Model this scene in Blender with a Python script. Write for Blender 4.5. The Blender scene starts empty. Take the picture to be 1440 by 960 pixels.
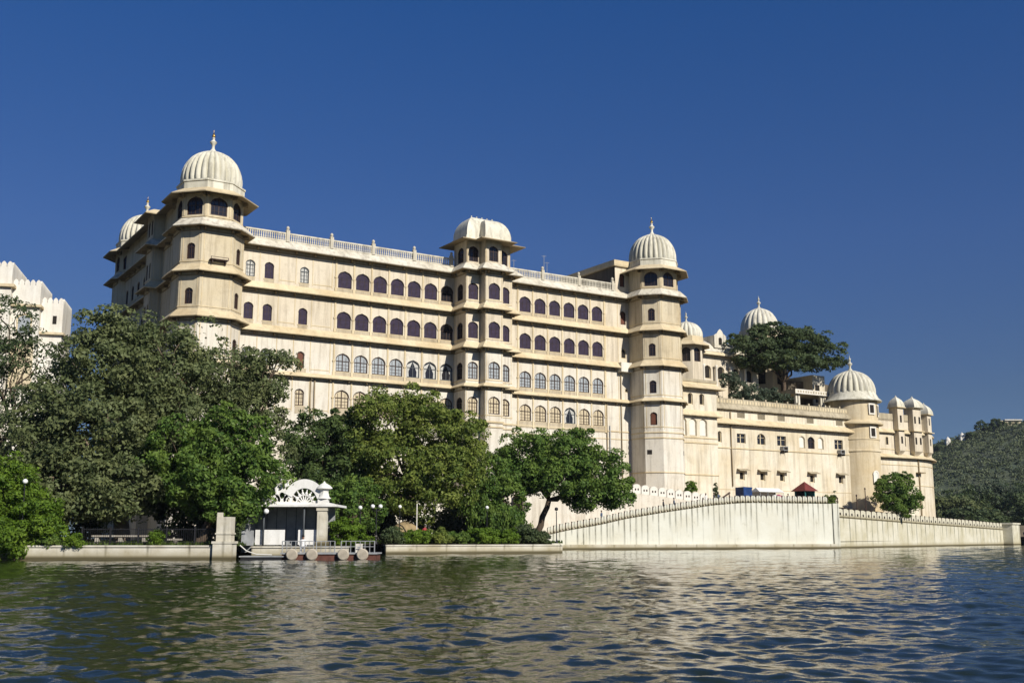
import bpy, bmesh, math, random
import numpy as np
from mathutils import Vector, Matrix, noise as mnoise

R = math.radians
random.seed(7)
C = bpy.context.scene
COL = C.collection

# ------------------------------------------------------------------ camera, world, sun
cam_d = bpy.data.cameras.new("camera")
cam = bpy.data.objects.new("camera", cam_d)
COL.objects.link(cam)
cam.location = (0, 0, 1.6)
cam.rotation_euler = (R(90 + 10.153), 0, 0)
cam_d.sensor_fit = 'HORIZONTAL'
cam_d.sensor_width = 36
cam_d.lens = 38.25
cam_d.clip_start = 0.1
cam_d.clip_end = 6000
C.camera = cam

SUN_AZ = R(40)      # from -Y (towards the viewer) to +X
SUN_EL = R(32)
world = bpy.data.worlds.new("World")
C.world = world
world.use_nodes = True
wn, wl = world.node_tree.nodes, world.node_tree.links
wn.clear()
sky = wn.new('ShaderNodeTexSky')
sky.sky_type = 'NISHITA'
sky.sun_disc = False
sky.sun_elevation = SUN_EL
sky.sun_rotation = math.pi - SUN_AZ
sky.altitude = 600
sky.air_density = 0.75
sky.dust_density = 0.25
sky.ozone_density = 4.0
tint = wn.new('ShaderNodeMix')
tint.data_type = 'RGBA'
tint.blend_type = 'MULTIPLY'
tint.inputs[0].default_value = 1.0
tint.inputs[7].default_value = (0.50, 0.79, 1.0, 1)
# the deep polarised blue of the photograph: bluer towards the zenith, greyer towards the horizon
wtc = wn.new('ShaderNodeTexCoord')
wsx = wn.new('ShaderNodeSeparateXYZ')
wl.new(wtc.outputs['Generated'], wsx.inputs[0])
wcr = wn.new('ShaderNodeValToRGB')
ce = wcr.color_ramp.elements
ce[0].position = .12; ce[0].color = (.475, .58, .75, 1)
ce[1].position = .46; ce[1].color = (.27, .70, 1.30, 1)
cm = ce.new(.26); cm.color = (.46, .68, 1.08, 1)
wl.new(wsx.outputs[2], wcr.inputs[0])
wl.new(wcr.outputs[0], tint.inputs[7])
bg = wn.new('ShaderNodeBackground')
bg.inputs['Strength'].default_value = 0.08
wo = wn.new('ShaderNodeOutputWorld')
gam = wn.new('ShaderNodeGamma')
gam.inputs['Gamma'].default_value = 0.80
wl.new(sky.outputs[0], gam.inputs['Color'])
wl.new(gam.outputs[0], tint.inputs[6])
wl.new(tint.outputs[2], bg.inputs['Color'])
wl.new(bg.outputs[0], wo.inputs[0])

sun_d = bpy.data.lights.new("sun", 'SUN')
sun_d.energy = 5.0
sun_d.angle = R(0.5)
sun_d.color = (1.0, 0.945, 0.86)
sun = bpy.data.objects.new("sun", sun_d)
COL.objects.link(sun)
sdir = Vector((math.sin(SUN_AZ) * math.cos(SUN_EL), -math.cos(SUN_AZ) * math.cos(SUN_EL), math.sin(SUN_EL)))
sun.rotation_euler = sdir.to_track_quat('Z', 'Y').to_euler()
sun.location = sdir * 300

C.view_settings.view_transform = 'Standard'
C.view_settings.look = 'None'
C.view_settings.exposure = 0.17
C.view_settings.gamma = 1.0
C.cycles.max_bounces = 6
C.cycles.diffuse_bounces = 2
C.cycles.glossy_bounces = 3
C.cycles.transparent_max_bounces = 6
C.cycles.caustics_reflective = False
C.cycles.caustics_refractive = False

# ------------------------------------------------------------------ materials
def new_mat(name):
    m = bpy.data.materials.new(name)
    m.use_nodes = True
    nt = m.node_tree
    b = nt.nodes.get('Principled BSDF')
    return m, nt, b

def mixc(nt, fac, a, b, blend='MIX'):
    n = nt.nodes.new('ShaderNodeMix')
    n.data_type = 'RGBA'
    n.blend_type = blend
    for sock, v in ((n.inputs[0], fac), (n.inputs[6], a), (n.inputs[7], b)):
        if isinstance(v, (int, float)):
            sock.default_value = v
        elif isinstance(v, tuple):
            sock.default_value = (*v, 1) if len(v) == 3 else v
        else:
            nt.links.new(v, sock)
    return n.outputs[2]

def noise_tex(nt, vec, scale, detail=4, rough=.6, mscale=None):
    if mscale:
        mp = nt.nodes.new('ShaderNodeMapping')
        mp.inputs['Scale'].default_value = mscale
        nt.links.new(vec, mp.inputs['Vector'])
        vec = mp.outputs[0]
    n = nt.nodes.new('ShaderNodeTexNoise')
    n.inputs['Scale'].default_value = scale
    n.inputs['Detail'].default_value = detail
    n.inputs['Roughness'].default_value = rough
    nt.links.new(vec, n.inputs['Vector'])
    return n.outputs['Fac']

def ramp(nt, fac, lo, hi):
    r = nt.nodes.new('ShaderNodeMapRange')
    r.inputs['From Min'].default_value = lo
    r.inputs['From Max'].default_value = hi
    nt.links.new(fac, r.inputs['Value'])
    return r.outputs[0]

def mul(nt, a, b):
    n = nt.nodes.new('ShaderNodeMath')
    n.operation = 'MULTIPLY'
    for s, v in ((n.inputs[0], a), (n.inputs[1], b)):
        if isinstance(v, (int, float)):
            s.default_value = v
        else:
            nt.links.new(v, s)
    return n.outputs[0]

def plain(name, col, rough=.7, metal=0, spec=.3, var=.0):
    m, nt, b = new_mat(name)
    b.inputs['Base Color'].default_value = (*col, 1)
    b.inputs['Roughness'].default_value = rough
    b.inputs['Metallic'].default_value = metal
    b.inputs['Specular IOR Level'].default_value = spec
    if var:
        tc = nt.nodes.new('ShaderNodeTexCoord')
        f = noise_tex(nt, tc.outputs['Object'], 1.7, 5)
        c2 = tuple(max(0, c * (1 - var)) for c in col)
        nt.links.new(mixc(nt, ramp(nt, f, .35, .65), col, c2), b.inputs['Base Color'])
    return m

def stucco(name, col, col2, stain=(.20, .155, .10), amt=.55, streak=1.0, patch=.5, bump=.25):
    """lime plaster: broad tone drift, rain streaks, blotches, fine grain"""
    m, nt, b = new_mat(name)
    tc = nt.nodes.new('ShaderNodeTexCoord')
    v = tc.outputs['Object']
    big = ramp(nt, noise_tex(nt, v, .22, 4), .38, .66)
    c = mixc(nt, big, col, col2)
    st = ramp(nt, noise_tex(nt, v, 1.0, 5, .65, (1.6, 1.6, .13)), .47, .72)
    c = mixc(nt, mul(nt, st, amt * streak), c, stain)
    bl = ramp(nt, noise_tex(nt, v, .9, 6, .7), .52, .74)
    c = mixc(nt, mul(nt, bl, amt * patch), c, stain)
    gr = ramp(nt, noise_tex(nt, v, 6, 3), .3, .7)
    c = mixc(nt, mul(nt, gr, .10), c, stain)
    nt.links.new(c, b.inputs['Base Color'])
    b.inputs['Roughness'].default_value = .85
    b.inputs['Specular IOR Level'].default_value = .2
    bp = nt.nodes.new('ShaderNodeBump')
    bp.inputs['Strength'].default_value = bump
    bp.inputs['Distance'].default_value = .05
    nt.links.new(noise_tex(nt, v, 3.0, 6), bp.inputs['Height'])
    nt.links.new(bp.outputs[0], b.inputs['Normal'])
    return m

def streaked_wall(name, pitch, col, col2, stain, top, amt=.8, wide=.13):
    """whitewashed embankment with black rain streaks under each gap of the parapet (x runs along the wall)"""
    m, nt, b = new_mat(name)
    tc = nt.nodes.new('ShaderNodeTexCoord')
    v = tc.outputs['Object']
    big = ramp(nt, noise_tex(nt, v, .35, 5), .35, .65)
    c = mixc(nt, big, col, col2)
    sx = nt.nodes.new('ShaderNodeSeparateXYZ')
    nt.links.new(v, sx.inputs[0])
    pp = nt.nodes.new('ShaderNodeMath'); pp.operation = 'PINGPONG'
    nt.links.new(sx.outputs[0], pp.inputs[0]); pp.inputs[1].default_value = pitch / 2
    line = ramp(nt, pp.outputs[0], wide * pitch, .0)
    cell = nt.nodes.new('ShaderNodeMath'); cell.operation = 'MULTIPLY_ADD'
    nt.links.new(sx.outputs[0], cell.inputs[0]); cell.inputs[1].default_value = 1 / pitch; cell.inputs[2].default_value = .5
    fl = nt.nodes.new('ShaderNodeMath'); fl.operation = 'FLOOR'; nt.links.new(cell.outputs[0], fl.inputs[0])
    wn_ = nt.nodes.new('ShaderNodeTexWhiteNoise'); wn_.noise_dimensions = '1D'; nt.links.new(fl.outputs[0], wn_.inputs['W'])
    zt = nt.nodes.new('ShaderNodeMapRange')      # height of the wall head along its length
    for k_, v_ in (('From Min', top[0][0]), ('From Max', top[1][0]), ('To Min', top[0][1]), ('To Max', top[1][1])): zt.inputs[k_].default_value = v_
    nt.links.new(sx.outputs[0], zt.inputs['Value'])
    dep = nt.nodes.new('ShaderNodeMath'); dep.operation = 'SUBTRACT'; nt.links.new(zt.outputs[0], dep.inputs[0]); nt.links.new(sx.outputs[2], dep.inputs[1])
    ln = nt.nodes.new('ShaderNodeMath'); ln.operation = 'MULTIPLY_ADD'; nt.links.new(wn_.outputs['Value'], ln.inputs[0]); ln.inputs[1].default_value = 5.5; ln.inputs[2].default_value = 1.0
    dv = nt.nodes.new('ShaderNodeMath'); dv.operation = 'DIVIDE'; nt.links.new(dep.outputs[0], dv.inputs[0]); nt.links.new(ln.outputs[0], dv.inputs[1])
    n1 = mul(nt, ramp(nt, dv.outputs[0], 1.0, .25), ramp(nt, noise_tex(nt, v, 1.0, 5, .65, (2.5, 2.5, .5)), .25, .6))
    n2 = ramp(nt, noise_tex(nt, v, 1.0, 5, .7, (2.2, 2.2, .09)), .55, .82)
    s = mul(nt, line, n1)
    c = mixc(nt, mul(nt, s, amt), c, stain)
    c = mixc(nt, mul(nt, n2, amt * .6), c, stain)
    bl = ramp(nt, noise_tex(nt, v, .7, 6, .75), .60, .76)
    c = mixc(nt, mul(nt, bl, .6), c, (.16, .15, .08))
    low = ramp(nt, sx.outputs[2], .75, .15)        # tide mark at the waterline
    c = mixc(nt, mul(nt, low, .75), c, (.30, .25, .13))
    c = mixc(nt, ramp(nt, sx.outputs[2], .34, .14), c, (.10, .085, .045))
    nt.links.new(c, b.inputs['Base Color'])
    b.inputs['Roughness'].default_value = .85
    b.inputs['Specular IOR Level'].default_value = .2
    bp = nt.nodes.new('ShaderNodeBump'); bp.inputs['Strength'].default_value = .4
    bp.inputs['Distance'].default_value = .06
    nt.links.new(noise_tex(nt, v, 2.5, 6), bp.inputs['Height'])
    nt.links.new(bp.outputs[0], b.inputs['Normal'])
    return m

def leaf_mat(name, dark, light, warm=None, trans=.40):
    m, nt, b = new_mat(name)
    g = nt.nodes.new('ShaderNodeNewGeometry')
    tc = nt.nodes.new('ShaderNodeTexCoord')
    f = noise_tex(nt, tc.outputs['Object'], .55, 3)
    r = ramp(nt, g.outputs['Random Per Island'], 0, 1)
    c = mixc(nt, r, dark, light)
    c = mixc(nt, mul(nt, ramp(nt, f, .45, .7), .6), c, warm or light)
    nt.links.new(c, b.inputs['Base Color'])
    b.inputs['Roughness'].default_value = .6
    b.inputs['Specular IOR Level'].default_value = .25
    t = nt.nodes.new('ShaderNodeBsdfTranslucent')
    nt.links.new(c, t.inputs['Color'])
    mx = nt.nodes.new('ShaderNodeMixShader')
    mx.inputs[0].default_value = trans
    nt.links.new(b.outputs[0], mx.inputs[1])
    nt.links.new(t.outputs[0], mx.inputs[2])
    out = nt.nodes.get('Material Output')
    nt.links.new(mx.outputs[0], out.inputs['Surface'])
    return m

M = {}
M['cream'] = stucco('cream_plaster', (.67, .595, .465), (.61, .53, .39), amt=.5)
M['pale'] = stucco('pale_plaster', (.70, .66, .565), (.65, .59, .475), amt=.5)
M['buff'] = stucco('buff_plaster', (.605, .53, .38), (.56, .47, .31), amt=.6)
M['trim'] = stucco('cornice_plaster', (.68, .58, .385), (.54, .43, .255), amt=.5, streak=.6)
M['under'] = stucco('shade_toned_soffit', (.36, .29, .18), (.25, .19, .11), amt=.6)  # plaster darkened to paint in the shade beneath eaves
M['sill'] = stucco('sill_panel', (.50, .43, .31), (.40, .33, .22), amt=.6)
M['white'] = stucco('white_plaster', (.68, .64, .53), (.57, .52, .40), (.24, .21, .16), amt=.75, patch=.8)
M['dome'] = stucco('dome_plaster', (.70, .67, .56), (.58, .55, .43), (.25, .23, .17), amt=.75, patch=.6)
M['ochre'] = stucco('ochre_plaster', (.57, .46, .28), (.65, .565, .40), (.26, .19, .10), amt=.5)
M['wingpale'] = stucco('wing_plaster', (.71, .655, .52), (.64, .55, .385), amt=.5)
M['lime'] = stucco('fresh_limewash', (.82, .81, .77), (.74, .72, .66), (.34, .33, .28), amt=.35)
M['bleach'] = stucco('bleached_plaster', (.76, .73, .65), (.68, .63, .52), amt=.3)
M['greyp'] = stucco('weathered_parapet', (.46, .40, .28), (.36, .31, .21), (.16, .13, .09), amt=.7)
M['shed'] = stucco('weathered_shade_wall', (.16, .13, .09), (.10, .085, .06), (.05, .045, .035), amt=.7)  # dark weathered plaster; on the roof houses it paints in shade
M['pink'] = stucco('ramp_paving', (.40, .32, .24), (.34, .28, .22), amt=.6)
M['soil'] = stucco('garden_soil', (.12, .095, .055), (.07, .075, .03), (.05, .04, .02), amt=.6)
M['quay'] = streaked_wall('quay_plaster', 2.9, (.70, .67, .57), (.42, .37, .26), (.09, .08, .05), ((0, 1.0), (10, 1.0)), .8, .05)
M['ramp'] = streaked_wall('ramp_wall_plaster', .80, (.67, .665, .57), (.61, .59, .48), (.07, .065, .04), ((0, 2.1), (27, 6.2)), 1.0, .19)
M['ramp2'] = streaked_wall('causeway_plaster', 2.05, (.64, .61, .49), (.50, .46, .32), (.06, .06, .03), ((0, 4.4), (80, 3.0)), 1.0, .12)
M['purple'] = plain('purple_blind', (.040, .028, .055), .8, var=.5)
M['bframe'] = plain('brown_wood', (.06, .034, .024), .6, var=.3)
M['gframe'] = plain('grey_wood', (.075, .085, .09), .6, var=.3)
M['curtain'] = plain('white_curtain', (.50, .49, .44), .5, spec=.6, var=.25)
M['curtainb'] = plain('bluish_pane', (.37, .40, .41), .35, spec=.6, var=.3)
M['paneC'] = plain('cream_shutter', (.56, .47, .31), .6, var=.15)
M['glass'] = plain('dark_glass', (.018, .018, .022), .12, spec=.6)
M['dark'] = plain('dark_interior', (.02, .016, .012), .9)
M['redwood'] = plain('red_brown_door', (.15, .055, .030), .7, var=.3)
M['gold'] = plain('gilt_metal', (.55, .36, .10), .35, metal=.9)
M['metal'] = plain('dark_iron', (.03, .03, .032), .5, metal=.4)
M['grey'] = plain('grey_paint', (.36, .37, .37), .6, var=.3)
M['globe'] = plain('white_globe', (.80, .80, .77), .25, spec=.5)
M['rust'] = plain('red_oxide_hull', (.16, .065, .045), .75, var=.5)
M['float'] = plain('pale_buoy', (.50, .44, .34), .7, var=.35)
M['redroof'] = plain('red_roof_sheet', (.18, .04, .03), .6, var=.3)
M['teal'] = plain('teal_board', (.02, .13, .13), .6, var=.3)
M['blue'] = plain('blue_tarp', (.015, .05, .17), .5, var=.4)
M['pinkc'] = plain('pink_cloth', (.42, .07, .15), .8, var=.3)
M['canvas'] = plain('white_canvas', (.76, .74, .68), .8, var=.15)
M['thatch'] = plain('thatch', (.36, .27, .14), .95, var=.4)
M['bark'] = plain('bark', (.105, .075, .05), .9, var=.45)
M['barkpale'] = plain('pale_bark', (.22, .17, .12), .9, var=.4)
M['skin'] = plain('skin', (.20, .10, .06), .6)
M['clothdark'] = plain('dark_cloth', (.03, .03, .04), .85)
M['clothred'] = plain('red_cloth', (.34, .035, .045), .85)
M['clothwhite'] = plain('white_cloth', (.70, .69, .66), .85)
M['clothblue'] = plain('blue_cloth', (.07, .10, .16), .85)
M['hair'] = plain('black_hair', (.012, .010, .010), .6)
M['stone'] = stucco('garden_stone', (.42, .39, .33), (.30, .27, .22), amt=.6)

M['leafA'] = leaf_mat('leaf_olive', (0.066, 0.094, 0.032), (0.200, 0.235, 0.100), (0.245, 0.262, 0.098))
M['leafB'] = leaf_mat('leaf_mid_green', (0.042, 0.096, 0.019), (0.160, 0.260, 0.046), (0.229, 0.306, 0.053))
M['leafC'] = leaf_mat('leaf_bright', (0.053, 0.114, 0.011), (0.167, 0.271, 0.025), (0.216, 0.308, 0.031))
M['leafD'] = leaf_mat('leaf_dark', (0.037, 0.064, 0.025), (0.110, 0.152, 0.062), (0.145, 0.172, 0.062))
M['leafE'] = leaf_mat('leaf_yellow_green', (0.062, 0.112, 0.020), (0.225, 0.280, 0.055), (0.300, 0.325, 0.062))
M['leafF'] = leaf_mat('leaf_deep_green', (0.030, 0.064, 0.018), (0.105, 0.160, 0.045), (0.150, 0.195, 0.050))
M['leafG'] = leaf_mat('leaf_grey_green', (0.041, 0.065, 0.041), (0.116, 0.152, 0.094), (0.140, 0.161, 0.084))
M['grass'] = leaf_mat('grass_blades', (.030, .060, .010), (.085, .130, .022), (.11, .14, .03))
M['scrub'] = leaf_mat('hill_scrub', (.055, .080, .036), (.125, .150, .068), (.15, .155, .08), trans=.15)

# ------------------------------------------------------------------ helpers
def tag(o, label=None, cat=None, group=None, kind=None):
    if label: o['label'] = label
    if cat: o['category'] = cat
    if group: o['group'] = group
    if kind: o['kind'] = kind
    return o

def thing(name, label, cat, loc=(0, 0, 0), rz=0, group=None):
    o = bpy.data.objects.new(name, None)
    o.empty_display_size = .3
    COL.objects.link(o)
    o.location = loc
    o.rotation_euler = (0, 0, rz)
    return tag(o, label, cat, group)

class MB:
    def __init__(s):
        s.v = []; s.f = []; s.m = []; s.xf = None
    def add(s, vs, fs, mat=0):
        b = len(s.v)
        if s.xf is not None:
            vs = [tuple(s.xf @ Vector(p)) for p in vs]
        s.v.extend(tuple(p) for p in vs)
        for f in fs:
            s.f.append([b + i for i in f]); s.m.append(mat)
    def quad(s, a, b, c, d, mat=0):
        s.add([a, b, c, d], [(0, 1, 2, 3)], mat)
    def box(s, x0, x1, y0, y1, z0, z1, mat=0):
        v = [(x0, y0, z0), (x1, y0, z0), (x1, y1, z0), (x0, y1, z0), (x0, y0, z1), (x1, y0, z1), (x1, y1, z1), (x0, y1, z1)]
        s.add(v, [(3, 2, 1, 0), (4, 5, 6, 7), (0, 1, 5, 4), (1, 2, 6, 5), (2, 3, 7, 6), (3, 0, 4, 7)], mat)
    def prism(s, pts, z0, z1, mat=0, mtop=None):
        """vertical prism over a counter-clockwise plan polygon"""
        n = len(pts)
        v = [(x, y, z0) for x, y in pts] + [(x, y, z1) for x, y in pts]
        f = [(i, (i + 1) % n, n + (i + 1) % n, n + i) for i in range(n)]
        s.add(v, f, mat)
        s.add(v, [tuple(range(n, 2 * n)), tuple(reversed(range(n)))], mat if mtop is None else mtop)
    def lathe(s, prof, n=16, c=(0, 0, 0), mat=0, lobes=0, depth=0.0, fade=None, cap=True):
        vs = []; fs = []
        for i, (r, z) in enumerate(prof):
            for k in range(n):
                a = 2 * math.pi * k / n
                q = 1.0
                if lobes:
                    d = depth * (fade[i] if fade else 1)
                    q = 1 - d + d * abs(math.sin(lobes * a / 2)) ** .8
                vs.append((c[0] + r * q * math.cos(a), c[1] + r * q * math.sin(a), c[2] + z))
        for i in range(len(prof) - 1):
            for k in range(n):
                k2 = (k + 1) % n
                fs.append((i * n + k, i * n + k2, (i + 1) * n + k2, (i + 1) * n + k))
        if cap:
            fs.append(tuple(reversed(range(n))))
            fs.append(tuple((len(prof) - 1) * n + k for k in range(n)))
        s.add(vs, fs, mat)
    def tube(s, pts, rad, n=7, mat=0):
        """tapered tube through points"""
        vs = []; fs = []
        P = [Vector(p) for p in pts]
        for i, p in enumerate(P):
            t = (P[min(i + 1, len(P) - 1)] - P[max(i - 1, 0)]).normalized()
            a = t.orthogonal().normalized() if abs(t.z) > .99 else t.cross(Vector((0, 0, 1))).normalized()
            b = t.cross(a)
            r = rad[i] if isinstance(rad, (list, tuple)) else rad
            for k in range(n):
                w = 2 * math.pi * k / n
                vs.append(p + a * (r * math.cos(w)) + b * (r * math.sin(w)))
        for i in range(len(P) - 1):
            for k in range(n):
                k2 = (k + 1) % n
                fs.append((i * n + k, i * n + k2, (i + 1) * n + k2, (i + 1) * n + k))
        fs.append(tuple(reversed(range(n)))); fs.append(tuple((len(P) - 1) * n + k for k in range(n)))
        s.add(vs, fs, mat)
    def sphere(s, c, r, n=14, mat=0, sz=1.0):
        m = n // 2
        prof = [(max(1e-3, r * math.sin(math.pi * i / m)), -r * sz * math.cos(math.pi * i / m)) for i in range(m + 1)]
        s.lathe(prof, n, c, mat)
    def build(s, name, mats, parent=None, smooth=False, loc=(0, 0, 0), rz=0, auto=None):
        me = bpy.data.meshes.new(name)
        me.from_pydata(s.v, [], s.f)
        if not isinstance(mats, (list, tuple)): mats = [mats]
        for m in mats: me.materials.append(M[m] if isinstance(m, str) else m)
        me.polygons.foreach_set('material_index', s.m)
        bm = bmesh.new(); bm.from_mesh(me)
        bmesh.ops.recalc_face_normals(bm, faces=bm.faces)
        if auto:
            for e in bm.edges:
                if len(e.link_faces) == 2 and e.calc_face_angle(0) > R(auto): e.smooth = False
        bm.to_mesh(me); bm.free()
        if smooth or auto:
            me.polygons.foreach_set('use_smooth', [True] * len(me.polygons))
        me.update()
        o = bpy.data.objects.new(name, me)
        COL.objects.link(o)
        o.location = loc; o.rotation_euler = (0, 0, rz)
        if parent is not None: o.parent = parent
        return o

def link_copy(o, parent, loc, rz):
    c = o.copy(); COL.objects.link(c); c.parent = parent
    c.location = loc; c.rotation_euler = (0, 0, rz)
    for ch in list(o.children):
        d = ch.copy(); COL.objects.link(d); d.parent = c
    return c

def copy_tree(o, loc, rz=0, label=None, group=None):
    c = o.copy(); COL.objects.link(c); c.location = loc; c.rotation_euler = (0, 0, rz)
    if label: c['label'] = label
    if group: c['group'] = group
    def rec(src, dst):
        for ch in list(src.children):
            d = ch.copy(); COL.objects.link(d); d.parent = dst
            rec(ch, d)
    rec(o, c)
    return c

def sweep(mb, path, prof, closed=False, mat=0, mats=None, ends=True):
    """sweep a profile of (outward, z) along a plan path; outward is to the right of travel"""
    n = len(path); P = [Vector(p) for p in path]
    offs = []
    for i in range(n):
        if closed or 0 < i < n - 1:
            a = (P[i] - P[i - 1]).normalized(); b = (P[(i + 1) % n] - P[i]).normalized()
        elif i == 0:
            a = b = (P[1] - P[0]).normalized()
        else:
            a = b = (P[i] - P[i - 1]).normalized()
        na = Vector((a.y, -a.x)); nb = Vector((b.y, -b.x))
        mth = (na + nb)
        if mth.length < 1e-6: mth = na
        mth.normalize()
        offs.append(mth / max(.35, mth.dot(nb)))
    k = len(prof)
    vs = [(P[i].x + offs[i].x * o, P[i].y + offs[i].y * o, z) for i in range(n) for o, z in prof]
    rng = range(n if closed else n - 1)
    for j in range(k):
        j2 = (j + 1) % k
        fs = []
        for i in rng:
            i2 = (i + 1) % n
            fs.append((i * k + j, i2 * k + j, i2 * k + j2, i * k + j2))
        mb_m = mats[j] if mats else mat
        base = len(mb.v)
        mb.add(vs, fs, mb_m)
    if not closed and ends:
        mb.add(vs, [tuple(range(k)), tuple(reversed(range((n - 1) * k, n * k)))], mats[0] if mats else mat)

def arch_outline(w, h, kind='arch', n=12):
    """counter-clockwise from bottom-left over the head to bottom-right (x, z), bottom at z=0"""
    if kind == 'rect':
        return [(-w / 2, 0), (-w / 2, h), (w / 2, h), (w / 2, 0)]
    rise = min(h * .62, w * .52)
    zs = h - rise
    pts = [(-w / 2 * .94, 0), (-w / 2 * .94, zs)]
    for i in range(n + 1):
        t = math.pi * (1 - i / n)
        x = w / 2 * math.cos(t); y = math.sin(t)
        y = max(0, y) ** .85 * .93 + .07 * max(0, 1 - abs(math.cos(t)) * 4)
        pts.append((x, zs + .02 + (rise - .02) * y))
    pts += [(w / 2 * .94, zs), (w / 2 * .94, 0)]
    return pts

def wall_seg(mb, A, B, z0, z1, ops=(), depth=.35, mat=0, rmat=None):
    """one straight stretch of wall from A to B (outside on the right), with arched openings (x, w, sill, h, kind)"""
    A = Vector(A); B = Vector(B); d = (B - A); L = d.length; d.normalize()
    out = Vector((d.y, -d.x))
    def P(x, z, o=0.0):
        q = A + d * x + out * o
        return (q.x, q.y, z)
    ops = sorted(ops)
    if rmat is None: rmat = mat
    if not ops:
        mb.quad(P(0, z0), P(L, z0), P(L, z1), P(0, z1), mat); return
    cuts = [0] + [(ops[i][0] + ops[i + 1][0]) / 2 for i in range(len(ops) - 1)] + [L]
    for i, (xc, w, zs, h, kind) in enumerate(ops):
        c0, c1 = cuts[i], cuts[i + 1]
        o = [(xc + a, zs + b) for a, b in arch_outline(w, h, kind)]
        xl, xr = o[0][0], o[-1][0]
        mb.quad(P(c0, z0), P(xl, z0), P(xl, z1), P(c0, z1), mat) if kind == 'rect' else mb.quad(P(c0, z0), P(xc - w / 2, z0), P(xc - w / 2, z1), P(c0, z1), mat)
        mb.quad(P(xr, z0), P(c1, z0), P(c1, z1), P(xr, z1), mat) if kind == 'rect' else mb.quad(P(xc + w / 2, z0), P(c1, z0), P(c1, z1), P(xc + w / 2, z1), mat)
        if kind != 'rect':   # the shoulders below the spring line
            zsp = o[1][1]
            mb.quad(P(xc - w / 2, z0), P(xl, z0), P(xl, zsp), P(xc - w / 2, zsp), mat)
            mb.quad(P(xr, z0), P(xc + w / 2, z0), P(xc + w / 2, zsp), P(xr, zsp), mat)
            mb.quad(P(xc - w / 2, zsp), P(xl, zsp), P(xc - w / 2, o[2][1]), P(xc - w / 2, o[2][1]), mat) if False else None
            top = o[2:-2]
            mb.add([P(xl, zsp), P(*top[0]), P(xc - w / 2, zsp)], [(0, 1, 2)], mat)
            mb.add([P(xr, zsp), P(*top[-1]), P(xc + w / 2, zsp)], [(0, 1, 2)], mat)
        else:
            top = o[1:-1]
        mb.quad(P(xl, z0), P(xr, z0), P(xr, zs), P(xl, zs), mat)
        for a, b in zip(top[:-1], top[1:]):
            mb.quad(P(*a), P(*b), P(b[0], z1), P(a[0], z1), mat)
        m = len(o)
        for k in range(m):
            a, b = o[k], o[(k + 1) % m]
            mb.quad(P(*a), P(*b), P(b[0], b[1], -depth), P(a[0], a[1], -depth), rmat)

def seg_place(A, B, x, o=0.0):
    A = Vector(A); B = Vector(B); d = (B - A).normalized(); out = Vector((d.y, -d.x))
    q = A + d * x + out * o
    return q.x, q.y, math.atan2(d.y, d.x)

def segbox(mb, A, B, x0, x1, o0, o1, z0, z1, mat=0):
    A = Vector(A); B = Vector(B); d = (B - A).normalized(); out = Vector((d.y, -d.x))
    pts = [A + d * x + out * o for x, o in ((x0, o1), (x1, o1), (x1, o0), (x0, o0))]
    mb.prism([(p.x, p.y) for p in pts], z0, z1, mat)

def fill(mb, o, y, mat):
    mb.add([(x, y, z) for x, z in o], [tuple(reversed(range(len(o))))], mat)

def ring(mb, o, q, y0, y1, mat):
    """frame between outline o and inset outline q, from y0 (front) to y1 (back)"""
    n = len(o)
    for k in range(n):
        k2 = (k + 1) % n
        mb.quad((o[k][0], y0, o[k][1]), (o[k2][0], y0, o[k2][1]), (q[k2][0], y0, q[k2][1]), (q[k][0], y0, q[k][1]), mat)
        mb.quad((q[k][0], y0, q[k][1]), (q[k2][0], y0, q[k2][1]), (q[k2][0], y1, q[k2][1]), (q[k][0], y1, q[k][1]), mat)

def inset(o, w, h, t):
    return [(x * (w - 2 * t) / w, t + z * (h - 2 * t) / h) for x, z in o]

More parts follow.
